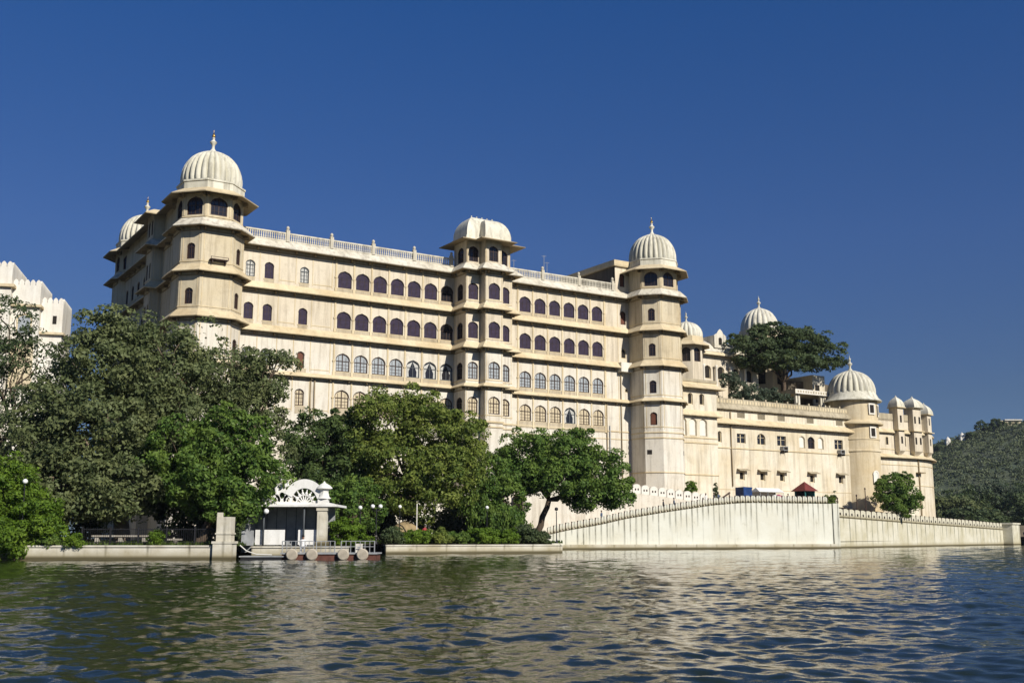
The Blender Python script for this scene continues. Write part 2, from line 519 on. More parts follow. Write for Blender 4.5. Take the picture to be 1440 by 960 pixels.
_win = {}
def window_meshes(w, h, style, kind='arch'):
    """frame MB and filling MB of one window, local: x across, z up from the sill, front towards -y"""
    o = arch_outline(w * 1.02, h * 1.01, kind)
    f = MB(); p = MB()
    t = .12 if style != 'rectgrid' else .07
    if style == 'purple':
        t = .05
    ring(f, o, inset(o, w, h, t), -.05, .06, 0)
    rise = min(h * .62, w * .52); zs = h - rise
    y = .045
    if style == 'purple':
        fill(p, inset(o, w, h, .03), y, 0)
        for x in (-w * .17, w * .17): f.box(x - .015, x + .015, .02, .044, .05, h * .93, 0)
        f.box(-w * .46, w * .46, .018, .043, h * .52, h * .52 + .03, 0)
    elif style in ('glazed', 'cream', 'open'):
        fill(p, inset(o, w, h, .03), y, 0)
        f.box(-.055, .055, -.03, .044, .06, h * .95, 0)
        f.box(-w * .47, w * .47, -.02, .043, zs - .02, zs + .06, 0)
        for x in (-w * .25, w * .25): f.box(x - .02, x + .02, .0, .042, .06, h * .80, 0)
        for zz in (zs * .34, zs * .67): f.box(-w * .45, w * .45, .005, .041, zz - .015, zz + .015, 0)
    elif style == 'drawn':
        fill(p, inset(o, w, h, .03), y, 1)
        for sx in (-1, 1):     # curtains tied back to either side
            p.add([(sx * w * .47, .03, .1), (sx * w * .28, .03, .1), (sx * w * .30, .03, h * .35), (sx * .03, .03, h * .9), (sx * w * .40, .03, h * .72)], [(0, 1, 2, 3, 4)], 0)
        f.box(-.05, .05, -.03, .02, .06, h * .95, 0)
        f.box(-w * .47, w * .47, -.02, .019, zs - .02, zs + .06, 0)
    elif style == 'dark':
        fill(p, inset(o, w, h, .03), y, 0)
        f.box(-.04, .04, -.02, .044, .05, h * .95, 0)
        f.box(-w * .46, w * .46, -.015, .043, zs - .02, zs + .05, 0)
        for zz in (zs * .45,): f.box(-w * .46, w * .46, .0, .042, zz - .015, zz + .015, 0)
        for x in (-w * .25, w * .25): f.box(x - .018, x + .018, .0, .041, .06, h * .8, 0)
    elif style in ('door', 'blind', 'hole'):
        fill(p, inset(o, w, h, .03), y, 0)
    elif style == 'rectgrid':
        fill(p, inset(o, w, h, .03), y, 0)
        f.box(-.07, .07, -.02, .044, .04, h - .04, 0)
        f.box(-w * .48, w * .48, -.01, .043, h * .6, h * .6 + .05, 0)
    return f, p

STY = {'purple': ('bframe', ['purple']), 'glazed': ('bframe', ['curtainb']), 'cream': ('bframe', ['paneC']), 'open': ('gframe', ['curtain']),
       'drawn': ('gframe', ['curtain', 'glass']), 'dark': ('bframe', ['glass']), 'door': ('bframe', ['redwood']), 'blind': ('greyp', ['bleach']),
       'hole': ('trim', ['dark']), 'rectgrid': ('trim', ['glass']), 'shutterwhite': ('bframe', ['canvas'])}
FILLNAME = {'purple': 'blind', 'glazed': 'curtain', 'cream': 'shutter', 'open': 'curtain', 'drawn': 'curtain', 'dark': 'pane', 'door': 'door_leaf',
            'blind': 'panel', 'hole': 'recess', 'rectgrid': 'pane'}

def place_window(parent, xyz, rz, w, h, style, kind='arch', two_level=True):
    """two_level: part > sub-part; otherwise one mesh (a sub-part itself)"""
    key = (round(w, 2), round(h, 2), style, kind, two_level)
    if key in _win:
        return link_copy(_win[key], parent, xyz, rz)
    f, p = window_meshes(w, h, style, kind)
    fm, pm = STY[style]
    if two_level:
        a = f.build('window', fm, parent, loc=xyz, rz=rz)
        p.build(FILLNAME[style], pm, a)
    else:
        b = MB(); b.v = list(f.v); b.f = list(f.f); b.m = list(f.m)
        b.add(p.v, p.f, 0)
        b.m[len(f.f):] = [m + 1 for m in p.m]
        a = b.build('window', [fm] + pm, parent, loc=xyz, rz=rz)
    _win[key] = a
    return a

FIN = [(.16, 0), (.36, .06), (.42, .22), (.30, .42), (.19, .55), (.17, .95), (.24, 1.10), (.40, 1.30), (.44, 1.42), (.30, 1.55), (.16, 1.68), (.14, 1.86), (.20, 1.95), (.11, 2.05)]
SPIKE = [(.10, 2.03), (.22, 2.16), (.22, 2.28), (.08, 2.42), (.12, 2.52), (.03, 2.66), (.012, 3.0)]
DOME = [(.955, 0), (.99, .06), (1.0, .16), (.99, .28), (.955, .42), (.90, .55), (.82, .67), (.71, .785), (.58, .875), (.44, .94), (.31, .985), (.2, 1.02)]
def fluted_dome(parent, c, rad, h, lobes=20, fin=1.0, mat='dome', rz=0, gilt=True, n=None):
    mb = MB()
    fade = [.5, .8, 1, 1, 1, 1, 1, 1, 1, .9, .6, .2]
    prof = [(r * rad, z * h) for r, z in DOME]
    mb.lathe(prof, n or lobes * 6, c, 0, lobes, .10, fade)
    d = mb.build('dome', mat, parent, auto=55)
    f = MB()
    top = (c[0], c[1], c[2] + h * .985)
    f.lathe([(.55 * fin, -.28 * fin), (.85 * fin, -.05 * fin), (.75 * fin, .06 * fin)] + [(r * fin, z * fin + .05) for r, z in FIN], 18, top, 0)
    f.lathe([(r * fin, z * fin + .05) for r, z in SPIKE], 12, top, 1 if gilt else 0)
    f.build('finial', [mat, 'gold'], d, auto=50)
    return d

# ------------------------------------------------------------------ palace frame
F0 = Vector((-31.334, 124.663))
UX, UY = 0.84420419, 0.53602173
AZ = math.atan2(UY, UX)
def W(s, o, z=0.0):
    """palace coordinates: s along the lake front, o out towards the lake, z up"""
    return (F0.x + s * UX + o * UY, F0.y + s * UY - o * UX, z)

palace = thing('palace', 'large cream palace of four arcaded storeys between two domed octagonal corner towers', 'palace', (F0.x, F0.y, 0), AZ)

# plan path in local coordinates (x = s, y = -o); each segment: (A, B, owner)
def oct_pts(cx, cy, half, ch):
    return [(cx - half, cy - half + ch), (cx - half + ch, cy - half), (cx + half - ch, cy - half), (cx + half, cy - half + ch),
            (cx + half, cy + half - ch), (cx + half - ch, cy + half), (cx - half + ch, cy + half), (cx - half, cy + half - ch)]
LT = (-5.0, -1.4); RT = (60.8, -1.4); BT = (-5.0, 28.5)
P_ = [((-5.0, 32.1), 'rear'), ((-6.8, 32.1), 'rear'), ((-8.6, 30.3), 'rear'), ((-8.6, 26.7), 'rear'), ((-7.9, 26.0), 'side'),
      ((-7.9, 9.7), 'side'), ((-9.2, 9.7), 'side'), ((-9.2, 6.9), 'side'), ((-7.9, 6.9), 'side'), ((-7.9, 1.1), 'LT'), ((-8.6, .4), 'LT'),
      ((-8.6, -3.2), 'LT'), ((-6.8, -5.0), 'LT'), ((-3.2, -5.0), 'LT'), ((-1.4, -3.2), 'LT'), ((-1.4, 0), 'F'),
      ((28.1, 0), 'B'), ((28.1, -3.2), 'B'), ((30.2, -3.2), 'B'), ((30.2, -4.6), 'B'), ((32.8, -4.6), 'B'), ((32.8, -3.2), 'B'), ((35.1, -3.2), 'B'),
      ((35.1, 0), 'F'), ((57.2, 0), 'RT'), ((57.2, -3.2), 'RT'), ((59.0, -5.0), 'RT'), ((62.6, -5.0), 'RT'), ((64.4, -3.2), 'RT'), ((64.4, 1.5), 'RT'), ((64.4, 3.0), 'end')]
PATH = [p for p, _ in P_]
owners = {'F': MB(), 'B': MB(), 'LT': MB(), 'RT': MB(), 'side': MB(), 'rear': MB()}
LEV = [(31.25, 36.55, 31.78), (26.15, 31.25, 26.68), (20.8, 26.15, 21.38), (15.9, 20.8, 16.88)]     # z0, z1, sill of the four storeys (top first)
wins = []     # (owner, A, B, x, sill, w, h, style, kind)
arcL = [12.6 + 2.41 * k for k in range(7)]
arcR = [39.25 + 2.45 * k for k in range(6)]
for row, (z0, z1, sill) in enumerate(LEV):
    for i in range(len(P_) - 1):
        A, own = P_[i]; B = P_[i + 1][0]
        L = (Vector(B) - Vector(A)).length
        ops = []
        big = ['purple', 'purple', 'glazed', 'cream'][row]
        bw, bh = 1.93, 2.2 if row < 2 else 2.28
        def op(x, w, h, style, kind='arch', dz=0):
            ops.append((x, w, sill + dz, h, kind)); wins.append((own, A, B, x, sill + dz, w, h, style, kind))
        if own == 'F' and i == 15:
            x0 = 1.4
            sm = [(.53, 'open'), (2.85, 'purple'), (7.3, 'open')] if row == 0 else [(.5, 'purple'), (2.8, 'purple'), (7.25, 'purple')] if row == 1 else \
                 [(.5, 'glazed'), (2.8, 'glazed'), (7.15, 'door')] if row == 2 else [(.5, 'cream'), (2.8, 'cream'), (7.15, 'cream')]
            for x, st in sm: op(x + x0, 1.2 if st != 'door' else 1.0, 2.05, st)
            for k, x in enumerate(arcL):
                st = big
                if row == 2 and k >= 4: st = 'drawn'
                if k == 6: st = 'dark' if row in (0, 1) else st
                op(x + x0, bw, bh, st)
        elif own == 'F':
            for k, x in enumerate(arcR):
                st = big
                if row == 3 and k == 3: st = 'drawn'
                op(x - 35.1, bw, bh, st)
            if row == 1: op(56.2 - 35.1, 1.0, 1.5, 'hole', dz=.1)
            elif row == 0: op(56.2 - 35.1, 1.0, 2.0, 'door')
            elif row == 2: op(56.6 - 35.1, .6, .6, 'hole', 'rect', dz=.5)
        elif own == 'B':
            if abs(L - 3.2) < .01: op(L / 2, 1.5, bh, 'dark')
            elif abs(L - 2.1) < .01 or abs(L - 2.3) < .01: op(L / 2, 1.55, bh, big)
            elif abs(L - 2.6) < .01: op(L / 2, 1.78, bh, big)
        elif own in ('LT', 'RT', 'rear') and 2.4 < L < 2.7:
            st = 'dark' if row < 3 else 'door'
            op(L / 2, 1.02, 1.85, st, dz=.1)
        elif own == 'side':
            if L > 15: 
                for x in (1.6, 4.6, 7.6, 10.6, 13.8): op(x, 1.3, 2.0, 'dark')
            elif 2.7 < L < 3: op(.75, .85, 2.0, 'dark'); op(2.05, .85, 2.0, 'dark')
        mat = 0 if row < 2 else 1
        wall_seg(owners[own if own in owners else 'RT'], A, B, z0, z1, ops, .24, mat)
for i in range(len(P_) - 1):     # the plain base below the fourth storey
    A, own = P_[i]; B = P_[i + 1][0]
    own = own if own in owners else 'RT'
    ops = []
    if own == 'RT' and 3.5 < (Vector(B) - Vector(A)).length < 3.7: pass
    wall_seg(owners[own], A, B, .5, 15.9, [], .3, 1)

# pilasters, sill panels, columns between the arches
def dress(mb, A, B, xs, w, z0, sill, z1, h):
    for x in xs:
        segbox(mb, A, B, x - w / 2 - .02, x + w / 2 + .02, 0, .035, z0 + .06, sill - .10, 6)
        segbox(mb, A, B, x - w / 2 - .08, x + w / 2 + .08, 0, .06, sill - .09, sill - .005, 2)
def pil(mb, A, B, x, z0, z1, w=.2, o=.05, mat=2):
    segbox(mb, A, B, x - w / 2, x + w / 2, 0, o, z0, z1, mat)
FA, FB = (-1.4, 0), (28.1, 0)
GA, GB = (35.1, 0), (57.2, 0)
for row, (z0, z1, sill) in enumerate(LEV):
    mb = owners['F']; h = 2.2
    zt = z1 - .35
    dress(mb, FA, FB, [x + 1.4 for x in arcL], 1.9, z0, sill, z1, h)
    dress(mb, GA, GB, [x - 35.1 for x in arcR], 1.9, z0, sill, z1, h)
    for x in (.5, 2.82, 7.25): dress(mb, FA, FB, [x + 1.4], 1.2, z0, sill, z1, 2)
    for xs, A, B, off in ((arcL, FA, FB, 1.4), (arcR, GA, GB, -35.1)):
        sp = xs[1] - xs[0]
        for k in range(len(xs) + 1):
            x = xs[0] + (k - .5) * sp + off
            if x > (Vector(B) - Vector(A)).length - .2: continue
            pil(mb, A, B, x, z0 + .05, zt, .20, .10)
            pil(mb, A, B, x, sill + 1.18, sill + 1.34, .36, .15)
            pil(mb, A, B, x, z0 + .052, sill - .05, .32, .13)
        segbox(mb, A, B, xs[0] - sp / 2 + off, min(xs[-1] + sp / 2 + off, (Vector(B) - Vector(A)).length - .05), 0, .04, zt + .002, zt + .10, 2)
    for x in (1.68, 4.1, 6.2, 8.35, 10.9):     # plain panels of the left part
        pil(mb, FA, FB, x + 1.4, z0 + .3, zt, .10, .04)
    for a, b in ((4.1, 6.2), (8.35, 10.9)):
        segbox(mb, FA, FB, a + 1.45, b + 1.35, 0, .04, zt - .10, zt, 2)
        segbox(mb, FA, FB, a + 1.45, b + 1.35, 0, .04, z0 + .5, z0 + .60, 2)
    pil(mb, GA, GB, 52.9 - 35.1, z0 + .05, zt, .14, .05); pil(mb, GA, GB, 55.2 - 35.1, z0 + .05, zt, .10, .04)
    # towers and bay: corner strips and sill lines
    for own in ('LT', 'RT', 'B', 'side', 'rear'):
        for i in range(len(P_) - 1):
            if P_[i][1] != own: continue
            A = P_[i][0]; B = P_[i + 1][0]; L = (Vector(B) - Vector(A)).length
            if L < 1.2: continue
            e = .28 if own != 'B' else .16
            pil(owners[own], A, B, e, z0 + .5, zt, .09, .035)
            pil(owners[own], A, B, L - e, z0 + .5, zt, .09, .035)
            segbox(owners[own], A, B, e + .05, L - e - .05, 0, .034, zt - .09, zt, 2)
            segbox(owners[own], A, B, .02, L - .02, 0, .06, sill - .22, sill - .10, 2)
# dentil brackets under the eaves and stringcourses
for z in (15.95,):
    for own in ('F',): pass

# ------------- pavilion storeys on the towers (regular octagons), drums, domes
def pavilion(owner_mb, c, z0=36.5, half=3.45, styles=None):
    ch = 2 * half / (2 + math.sqrt(2))
    pts = oct_pts(c[0], c[1], half, ch)
    for i in range(8):
        A = pts[i]; B = pts[(i + 1) % 8]
        L = (Vector(B) - Vector(A)).length
        ops = [] if (c is RT and i == 7) else [(L / 2, 2.0, z0 + .55, 2.15, 'arch')]
        wall_seg(owner_mb, A, B, z0, 40.15, ops, .3, 0)
        segbox(owner_mb, A, B, .04, L - .04, 0, .07, z0 + .30, z0 + .44, 2)
        segbox(owner_mb, A, B, .10, .24, 0, .045, z0 + .5, 39.6, 2)
        segbox(owner_mb, A, B, L - .24, L - .10, 0, .045, z0 + .5, 39.6, 2)
        segbox(owner_mb, A, B, .26, L - .26, 0, .04, 39.45, 39.58, 2)
    return pts
pav = {}
for key, c in (('LT', LT), ('RT', RT), ('rear', BT)):
    pav[key] = pavilion(owners[key], c)
    ch = 2 * 3.45 / (2 + math.sqrt(2))
    # flat roof of the tower under the pavilion
    owners[key].prism(oct_pts(c[0], c[1], 3.58, 1.8), 36.44, 36.49, 2)

# bay pavilion
BAYTOP = [((28.3, .4), 1), ((28.3, -3.0), 1), ((30.3, -3.0), 1), ((30.3, -4.4), 1), ((32.7, -4.4), 1), ((32.7, -3.0), 1), ((34.9, -3.0), 1), ((34.9, .4), 1)]
bt = [p for p, _ in BAYTOP]
for i in range(len(bt)):
    A = bt[i]; B = bt[(i + 1) % len(bt)]; L = (Vector(B) - Vector(A)).length
    ops = []
    if L > 1.9 and i < 7:
        w = 1.5 if L < 3 else 1.6
        ops = [(L / 2, w, 36.85, 2.1, 'arch')]
        wins.append(('B', A, B, L / 2, 36.85, w, 2.1, 'dark', 'arch'))
    wall_seg(owners['B'], A, B, 35.2, 39.75, ops, .3, 0)
    if L > 1.2 and i < 7:
        segbox(owners['B'], A, B, .03, L - .03, 0, .06, 36.45, 36.60, 2)
        segbox(owners['B'], A, B, .05, .17, 0, .045, 36.62, 39.4, 2)
        segbox(owners['B'], A, B, L - .17, L - .05, 0, .045, 36.62, 39.4, 2)
for key, c in (('LT', LT), ('RT', RT), ('rear', BT)):
    for i in range(8):
        A = pav[key][i]; B = pav[key][(i + 1) % 8]
        if not (key == 'RT' and i == 7): wins.append((key, A, B, (Vector(B) - Vector(A)).length / 2, 37.05, 2.0, 2.15, 'dark', 'arch'))

# side top storey (between the front and rear towers) and its eave
sidetop = [(-7.9, 26), (-7.9, 9.7), (-9.2, 9.7), (-9.2, 6.9), (-7.9, 6.9), (-7.9, 1.2)]
for i in range(len(sidetop) - 1):
    A, B = sidetop[i], sidetop[i + 1]; L = (Vector(B) - Vector(A)).length
    ops = []
    if L > 15: ops = [(x, 1.3, 37.1, 2.0, 'arch') for x in (1.6, 4.6, 7.6, 10.6, 13.8)]
    elif 2.7 < L < 3: ops = [(.75, .85, 37.1, 2.0, 'arch'), (2.05, .85, 37.1, 2.0, 'arch')]
    elif L > 5: ops = [(1.6, 1.3, 37.1, 2.0, 'arch'), (4.1, 1.3, 37.1, 2.0, 'arch')]
    for o in ops: wins.append(('side', A, B, o[0], o[2], o[1], o[3], 'dark', 'arch'))
    wall_seg(owners['side'], A, B, 36.5, 40.1, ops, .3, 0)
owners['side'].prism([(-7.88, 1.5), (-2.2, 1.5), (-2.2, 26), (-7.88, 26)], 36.4, 40.1, 0, 2)
sweep(owners['side'], sidetop, [(0, 40.12), (0, 39.75), (1.35, 39.2), (1.4, 39.3), (.1, 40.14)], mats=[2, 3, 2, 2, 2])
# main roof, bay roof slab and back wall
owners['F'].prism([(-6.4, .7), (64.2, .7), (64.2, 29), (-6.4, 29)], 15, 36.4, 1, 4)
# roof stair house by the right tower; shaded side painted in dark
owners['F'].prism([(54.9, .5), (57.6, .5), (57.6, 13.3), (54.9, 13.3)], 36.42, 40.9, 5, 5)
wall_seg(owners['F'], (54.88, .04), (57.5, .04), 36.5, 40.4, [(1.3, .95, 37.4, 2.0, 'arch')], .3, 0)
wins.append(('F', (54.88, .04), (57.5, .04), 1.3, 37.4, .95, 2.0, 'door', 'arch'))
sweep(owners['F'], [(54.88, 13.4), (54.88, .03), (57.6, .03)], [(0, 41.2), (0, 40.35), (.35, 40.35), (.42, 40.6), (.42, 41.2)], mats=[2, 2, 2, 2, 2])

WM = ['cream', 'pale', 'trim', 'under', 'greyp', 'shed', 'sill']
part = {}
part['F'] = owners['F'].build('facade_wall', WM, palace)
part['B'] = owners['B'].build('central_bay', WM, palace)
part['LT'] = owners['LT'].build('corner_tower', ['buff', 'pale', 'trim', 'under', 'greyp', 'shed'], palace)
part['RT'] = owners['RT'].build('corner_tower', ['buff', 'pale', 'trim', 'under', 'greyp', 'shed'], palace)
part['side'] = owners['side'].build('side_wall', ['buff', 'buff', 'trim', 'under', 'greyp', 'shed'], palace)
part['rear'] = owners['rear'].build('corner_tower', ['buff', 'buff', 'trim', 'under', 'greyp', 'shed'], palace)
for own, A, B, x, sill, w, h, st, kind in wins:
    own = own if own in part else 'RT'
    X, Y, rz = seg_place(A, B, x, -.13)
    if own == 'F':
        place_window(palace, (X, Y, sill), rz, w, h, st, kind, True)
    else:
        place_window(part[own], (X, Y, sill), rz, w, h, st, kind, False)

for key, c in (('LT', LT), ('RT', RT), ('rear', BT)):
    e = MB()
    pts = pav[key]
    sweep(e, pts, [(-.1, 40.25), (-.1, 39.85), (.02, 39.72), (1.55, 39.22), (1.6, 39.32), (.12, 40.16)], closed=True, mats=[1, 1, 1, 0, 0, 0])
    for i in range(8):      # brackets
        A = pts[i]; B = pts[(i + 1) % 8]; L = (Vector(B) - Vector(A)).length
        for x in (.12, L - .12):
            segbox(e, A, B, x - .07, x + .07, 0, .55, 39.1, 39.55, 1)
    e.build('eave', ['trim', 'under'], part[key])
    d = MB()
    ch = 2 * 3.5 / (2 + math.sqrt(2))
    d.prism(oct_pts(c[0], c[1], 3.5, ch), 39.9, 41.05, 0)
    sweep(d, oct_pts(c[0], c[1], 3.5, ch), [(0, 41.0), (.10, 41.0), (.10, 41.2), (0, 41.22)], closed=True)
    d.build('drum', 'dome', part[key])
    fluted_dome(part[key], (c[0], c[1], 41.15), 3.5, 4.3, 28, .95)

# bay roof: curved vaults with a flat eave
e = MB()
sweep(e, bt, [(0, 39.95), (0, 39.62), (1.5, 39.36), (1.52, 39.46), (.1, 39.96)], closed=True, mats=[0, 1, 1, 0, 0])
e.build('eave', ['trim', 'under'], part['B'])
def vault(mb, x0, x1, y0, y1, z0, h):
    """closed bangla vault: rises vertically, bends over to a short ridge"""
    prof = [(0, 0), (0, .20), (.03, .34), (.08, .48), (.16, .62), (.27, .75), (.41, .865), (.57, .945), (.73, .985), (.9, 1.0)]
    rings = []
    hx, hy = (x1 - x0) / 2, (y1 - y0) / 2
    for t, q in prof:
        ix, iy = hx * .66 * t, hy * 1.0 * t * .98
        rings.append([(x0 + ix, y0 + iy, z0 + q * h), (x1 - ix, y0 + iy, z0 + q * h), (x1 - ix, y1 - iy, z0 + q * h), (x0 + ix, y1 - iy, z0 + q * h)])
    vs = [p for r in rings for p in r]
    fs = []
    for i in range(len(rings) - 1):
        for k in range(4):
            fs.append((i * 4 + k, i * 4 + (k + 1) % 4, (i + 1) * 4 + (k + 1) % 4, (i + 1) * 4 + k))
    fs.append(tuple(len(rings) * 4 - 4 + k for k in range(4)))
    mb.add(vs, fs, 0)
v = MB()
v.box(28.05, 35.15, -3.25, .62, 39.85, 40.25)
v.box(30.05, 32.95, -4.65, -3.25, 39.84, 40.24)
vault(v, 28.2, 35.0, -3.12, .5, 40.25, 3.0)
vault(v, 30.15, 32.85, -4.55, -.6, 40.24, 2.45)
for x in (29.9, 30.7, 31.5, 32.3, 33.1): v.lathe([(.1, -.1), (.14, .05), (.06, .15), (.1, .22), (.02, .34)], 8, (x, -1.3, 43.25))
v.build('vault_roof', 'dome', part['B'], auto=40)
# corbelled foot of the bay
cb = MB()
sweep(cb, [(27.9, 0), (28.1, -3.2), (30.2, -3.2), (30.2, -4.6), (32.8, -4.6), (32.8, -3.2), (35.1, -3.2), (35.1, 0)], [(0, 16.0), (0, 15.75), (.14, 15.75), (.14, 15.95)], mats=[0] * 4)
cb.build('string_course', 'trim', part['B']); cb = MB()
sweep(cb, [(28.1, -3.2), (30.2, -3.2), (30.2, -4.6), (32.8, -4.6), (32.8, -3.2), (35.1, -3.2)], [(0, 15.3), (0, 15.15), (.10, 15.15), (.10, 15.3)], mats=[0] * 4)
cb.build('string_course', 'trim', part['B'])

# eaves that run right round the front, one per storey
def eave(z_top, drop, proj, mats, white=False):
    e = MB()
    path = [(p[0], p[1]) for p in PATH]
    ze = z_top - drop
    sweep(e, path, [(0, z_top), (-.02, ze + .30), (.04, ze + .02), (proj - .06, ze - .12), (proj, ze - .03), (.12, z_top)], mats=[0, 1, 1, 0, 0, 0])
    # brackets
    for i in range(len(path) - 1):
        A, B = path[i], path[i + 1]; L = (Vector(B) - Vector(A)).length
        if L < 1.3: continue
        nb = max(1, int(L / 2.42))
        for k in range(nb + 1):
            x = .25 + (L - .5) * k / nb
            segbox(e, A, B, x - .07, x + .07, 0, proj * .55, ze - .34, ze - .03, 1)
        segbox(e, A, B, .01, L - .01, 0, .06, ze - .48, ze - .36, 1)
    return e.build('eave', mats, palace)
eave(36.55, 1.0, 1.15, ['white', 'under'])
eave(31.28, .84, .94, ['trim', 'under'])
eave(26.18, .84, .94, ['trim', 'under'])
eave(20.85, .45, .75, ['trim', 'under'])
for z in (15.95, 15.2, 10.4):
    sc = MB()
    sweep(sc, [p for p, o in P_ if o in ('RT', 'end')], [(0, z + .10), (0, z - .08), (.09, z - .08), (.09, z + .06)])
    sc.build('string_course', 'trim', part['RT'])
for z0, z1, o_ in ((16.15, 16.3, .09), (15.08, 15.2, .06)):
    sc = MB()
    sweep(sc, [(35.1, 0), (57.2, 0)], [(0, z1), (0, z0), (o_, z0), (o_, z1)])
    sc.build('string_course', 'trim', palace)

# roof balustrade
def balustrade(x0, x1, posts, y=-.05):
    b = MB()
    b.box(x0, x1, y - .10, y + .12, 37.52, 37.70)
    b.box(x0, x1, y - .10, y + .12, 36.56, 36.74)
    x = x0 + .2
    while x < x1:
        b.lathe([(.06, 36.74), (.10, 36.9), (.06, 37.15), (.10, 37.35), (.06, 37.52)], 6, (x, y, 0)); x += .27
    o = b.build('balustrade', 'white', palace)
    for px_ in posts:
        q = MB()
        q.box(-.22, .22, -.22, .22, 36.56, 37.95)
        q.lathe([(.27, 37.95), (.27, 38.03), (.12, 38.1), (.20, 38.25), (.18, 38.42), (.04, 38.55)], 10)
        q.build('balustrade_post', 'white', o, loc=(px_, y, 0))
balustrade(-1.5, 28.1, (4.95, 10.65, 16.3, 22.1, 27.6))
balustrade(35.1, 54.9, (42.1, 48.3, 54.3))
# white balcony at the right end of the second storey
b = MB()
b.box(55.0, 57.1, -.95, 0, 24.75, 24.95); b.box(55.0, 57.1, -.95, -.85, 24.95, 26.1); b.box(55.0, 55.1, -.85, 0, 24.95, 26.1)
b.build('balcony', 'bleach', palace)
q = MB(); q.box(-5.9, -3.9, -5.75, -5.0, 31.78, 31.86); q.box(-5.7, -5.6, -5.6, -5.0, 31.45, 31.78); q.box(-4.2, -4.1, -5.6, -5.0, 31.45, 31.78); q.box(-5.9, -3.9, -5.75, -5.70, 32.05, 32.1); q.box(-5.9, -5.84, -5.75, -5.69, 31.86, 32.1); q.box(-3.96, -3.9, -5.75, -5.69, 31.86, 32.1)
q.build('plank_ledge', 'bframe', part['LT'])
for x, hh in ((42.6, 2.6), (43.1, 1.7), (37.6, 1.3)):
    q = MB(); q.tube([(x, .3, 36.5), (x, .3, 37.7 + hh)], .035, 5); q.tube([(x - .4, .3, 37.5 + hh), (x + .4, .3, 37.6 + hh)], .025, 5); q.build('roof_aerial', 'grey', palace)
# rain pipes
for x, z0, z1 in ((9.0, 3, 20.2), (8.5, 12, 20.2), (52.9, 5, 20.2), (55.5, 5, 25.2), (53.4, 8, 17)):
    q = MB(); q.tube([(x, -.14, z0), (x, -.14, z1)], .075, 8)
    q.build('rain_pipe', 'under' if x != 53.4 else 'grey', palace, smooth=True)
for (A, B, x) in (((57.2, -3.2), (59.0, -5.0), .6), ((62.6, -5.0), (64.4, -3.2), .8)):
    X, Y, rz = seg_place(A, B, x, .012)
    q = MB(); q.box(-.34, .34, -.012, .01, 0, .62); q.build('vent_opening', 'dark', part['RT'], loc=(X, Y, 12.9), rz=rz)

# ------------------------------------------------------------------ right wing
wing = thing('palace_wing', 'long low whitewashed wing with a weathered parapet right of the tall palace', 'palace wing', W(64, 0, 0), AZ)
def Lw(s, o): return (s - 64, -o)
wm = MB(); ww = []
def seg(mbx, A, B, z0, z1, ops, mat=0, depth=.3):
    wall_seg(mbx, A, B, z0, z1, [(o[0], o[1], o[2], o[3], o[5]) for o in ops], depth, mat)
    for o in ops: ww.append((A, B, o[0], o[2], o[1], o[3], o[4], o[5]))
# block beside the tower
A, B = Lw(64.0, 3), Lw(71.1, 3)
def at_s(s): return s - 64
seg(wm, A, B, 19.4, 23.9, [(at_s(66.0), .95, 20.55, 1.7, 'hole', 'arch'), (at_s(68.2), .95, 20.55, 1.7, 'hole', 'arch')], 0)
seg(wm, A, B, 14.9, 19.4, [(at_s(64.5), 1.3, 15.95, 2.6, 'blind', 'arch'), (at_s(66.35), 1.5, 15.95, 2.6, 'blind', 'arch'), (at_s(68.35), 1.5, 15.95, 2.6, 'blind', 'arch')], 0, .22)
seg(wm, A, B, .5, 14.9, [], 0)
for C1, C2 in ((Lw(71.1, 3), Lw(71.1, 0)),):
    seg(wm, C1, C2, .5, 23.9, [], 0)
wm.prism([Lw(64.4, 2.3), Lw(71.0, 2.3), Lw(71.0, -6), Lw(64.4, -6)], 19, 23.6, 0, 2)
bl = [Lw(64.0, 3), Lw(71.1, 3), Lw(71.1, -4)]
sweep(wm, bl, [(0, 23.95), (0, 23.1), (.95, 22.85), (1.0, 22.95), (.1, 23.6)], mats=[1, 3, 1, 1, 1])
sweep(wm, bl, [(0, 19.75), (0, 19.0), (.6, 18.85), (.65, 18.95), (.1, 19.7)], mats=[1, 3, 1, 1, 1])
for z in (15.75, 15.0, 10.4): sweep(wm, bl[:2], [(0, z + .1), (0, z - .1), (.1, z - .1), (.1, z + .08)], mats=[1] * 4)
sweep(wm, bl, [(-.1, 24.3), (-.1, 23.9), (.12, 23.9), (.12, 24.3)], mats=[2] * 4)
# the long wall
A, B = Lw(71.1, 1), Lw(103.2, 1)
def xs(s): return s - 71.1
seg(wm, A, B, 14.6, 18.9, [(xs(73.4), .75, 15.5, 1.7, 'hole', 'arch'), (xs(77.8), 1.8, 15.55, 1.45, 'rectgrid', 'rect'), (xs(82.0), 1.8, 15.5, 1.75, 'rectgrid', 'arch'),
    (xs(86.4), 1.95, 15.5, 1.55, 'rectgrid', 'rect'), (xs(90.95), 1.4, 15.35, 1.95, 'blind', 'arch'), (xs(93.0), 1.6, 15.35, 1.95, 'dark', 'arch'), (xs(95.2), 1.4, 15.35, 1.95, 'blind', 'arch'),
    (xs(99.4), 1.95, 15.5, 1.55, 'rectgrid', 'rect')], 0)
seg(wm, A, B, .5, 14.6, [(xs(x), 1.0, 10.0, 1.25, 'hole', 'rect') for x in (77.7, 82.0, 86.2, 92.9, 99.5)], 0)
seg(wm, A, B, 18.9, 21.3, [(xs(x), 1.6, 19.4, .8, 'vent', 'rect') for x in (77.9, 82.2, 86.5, 93.0, 99.8)], 0, .12)
wp = [Lw(71.1, 1), Lw(103.2, 1)]
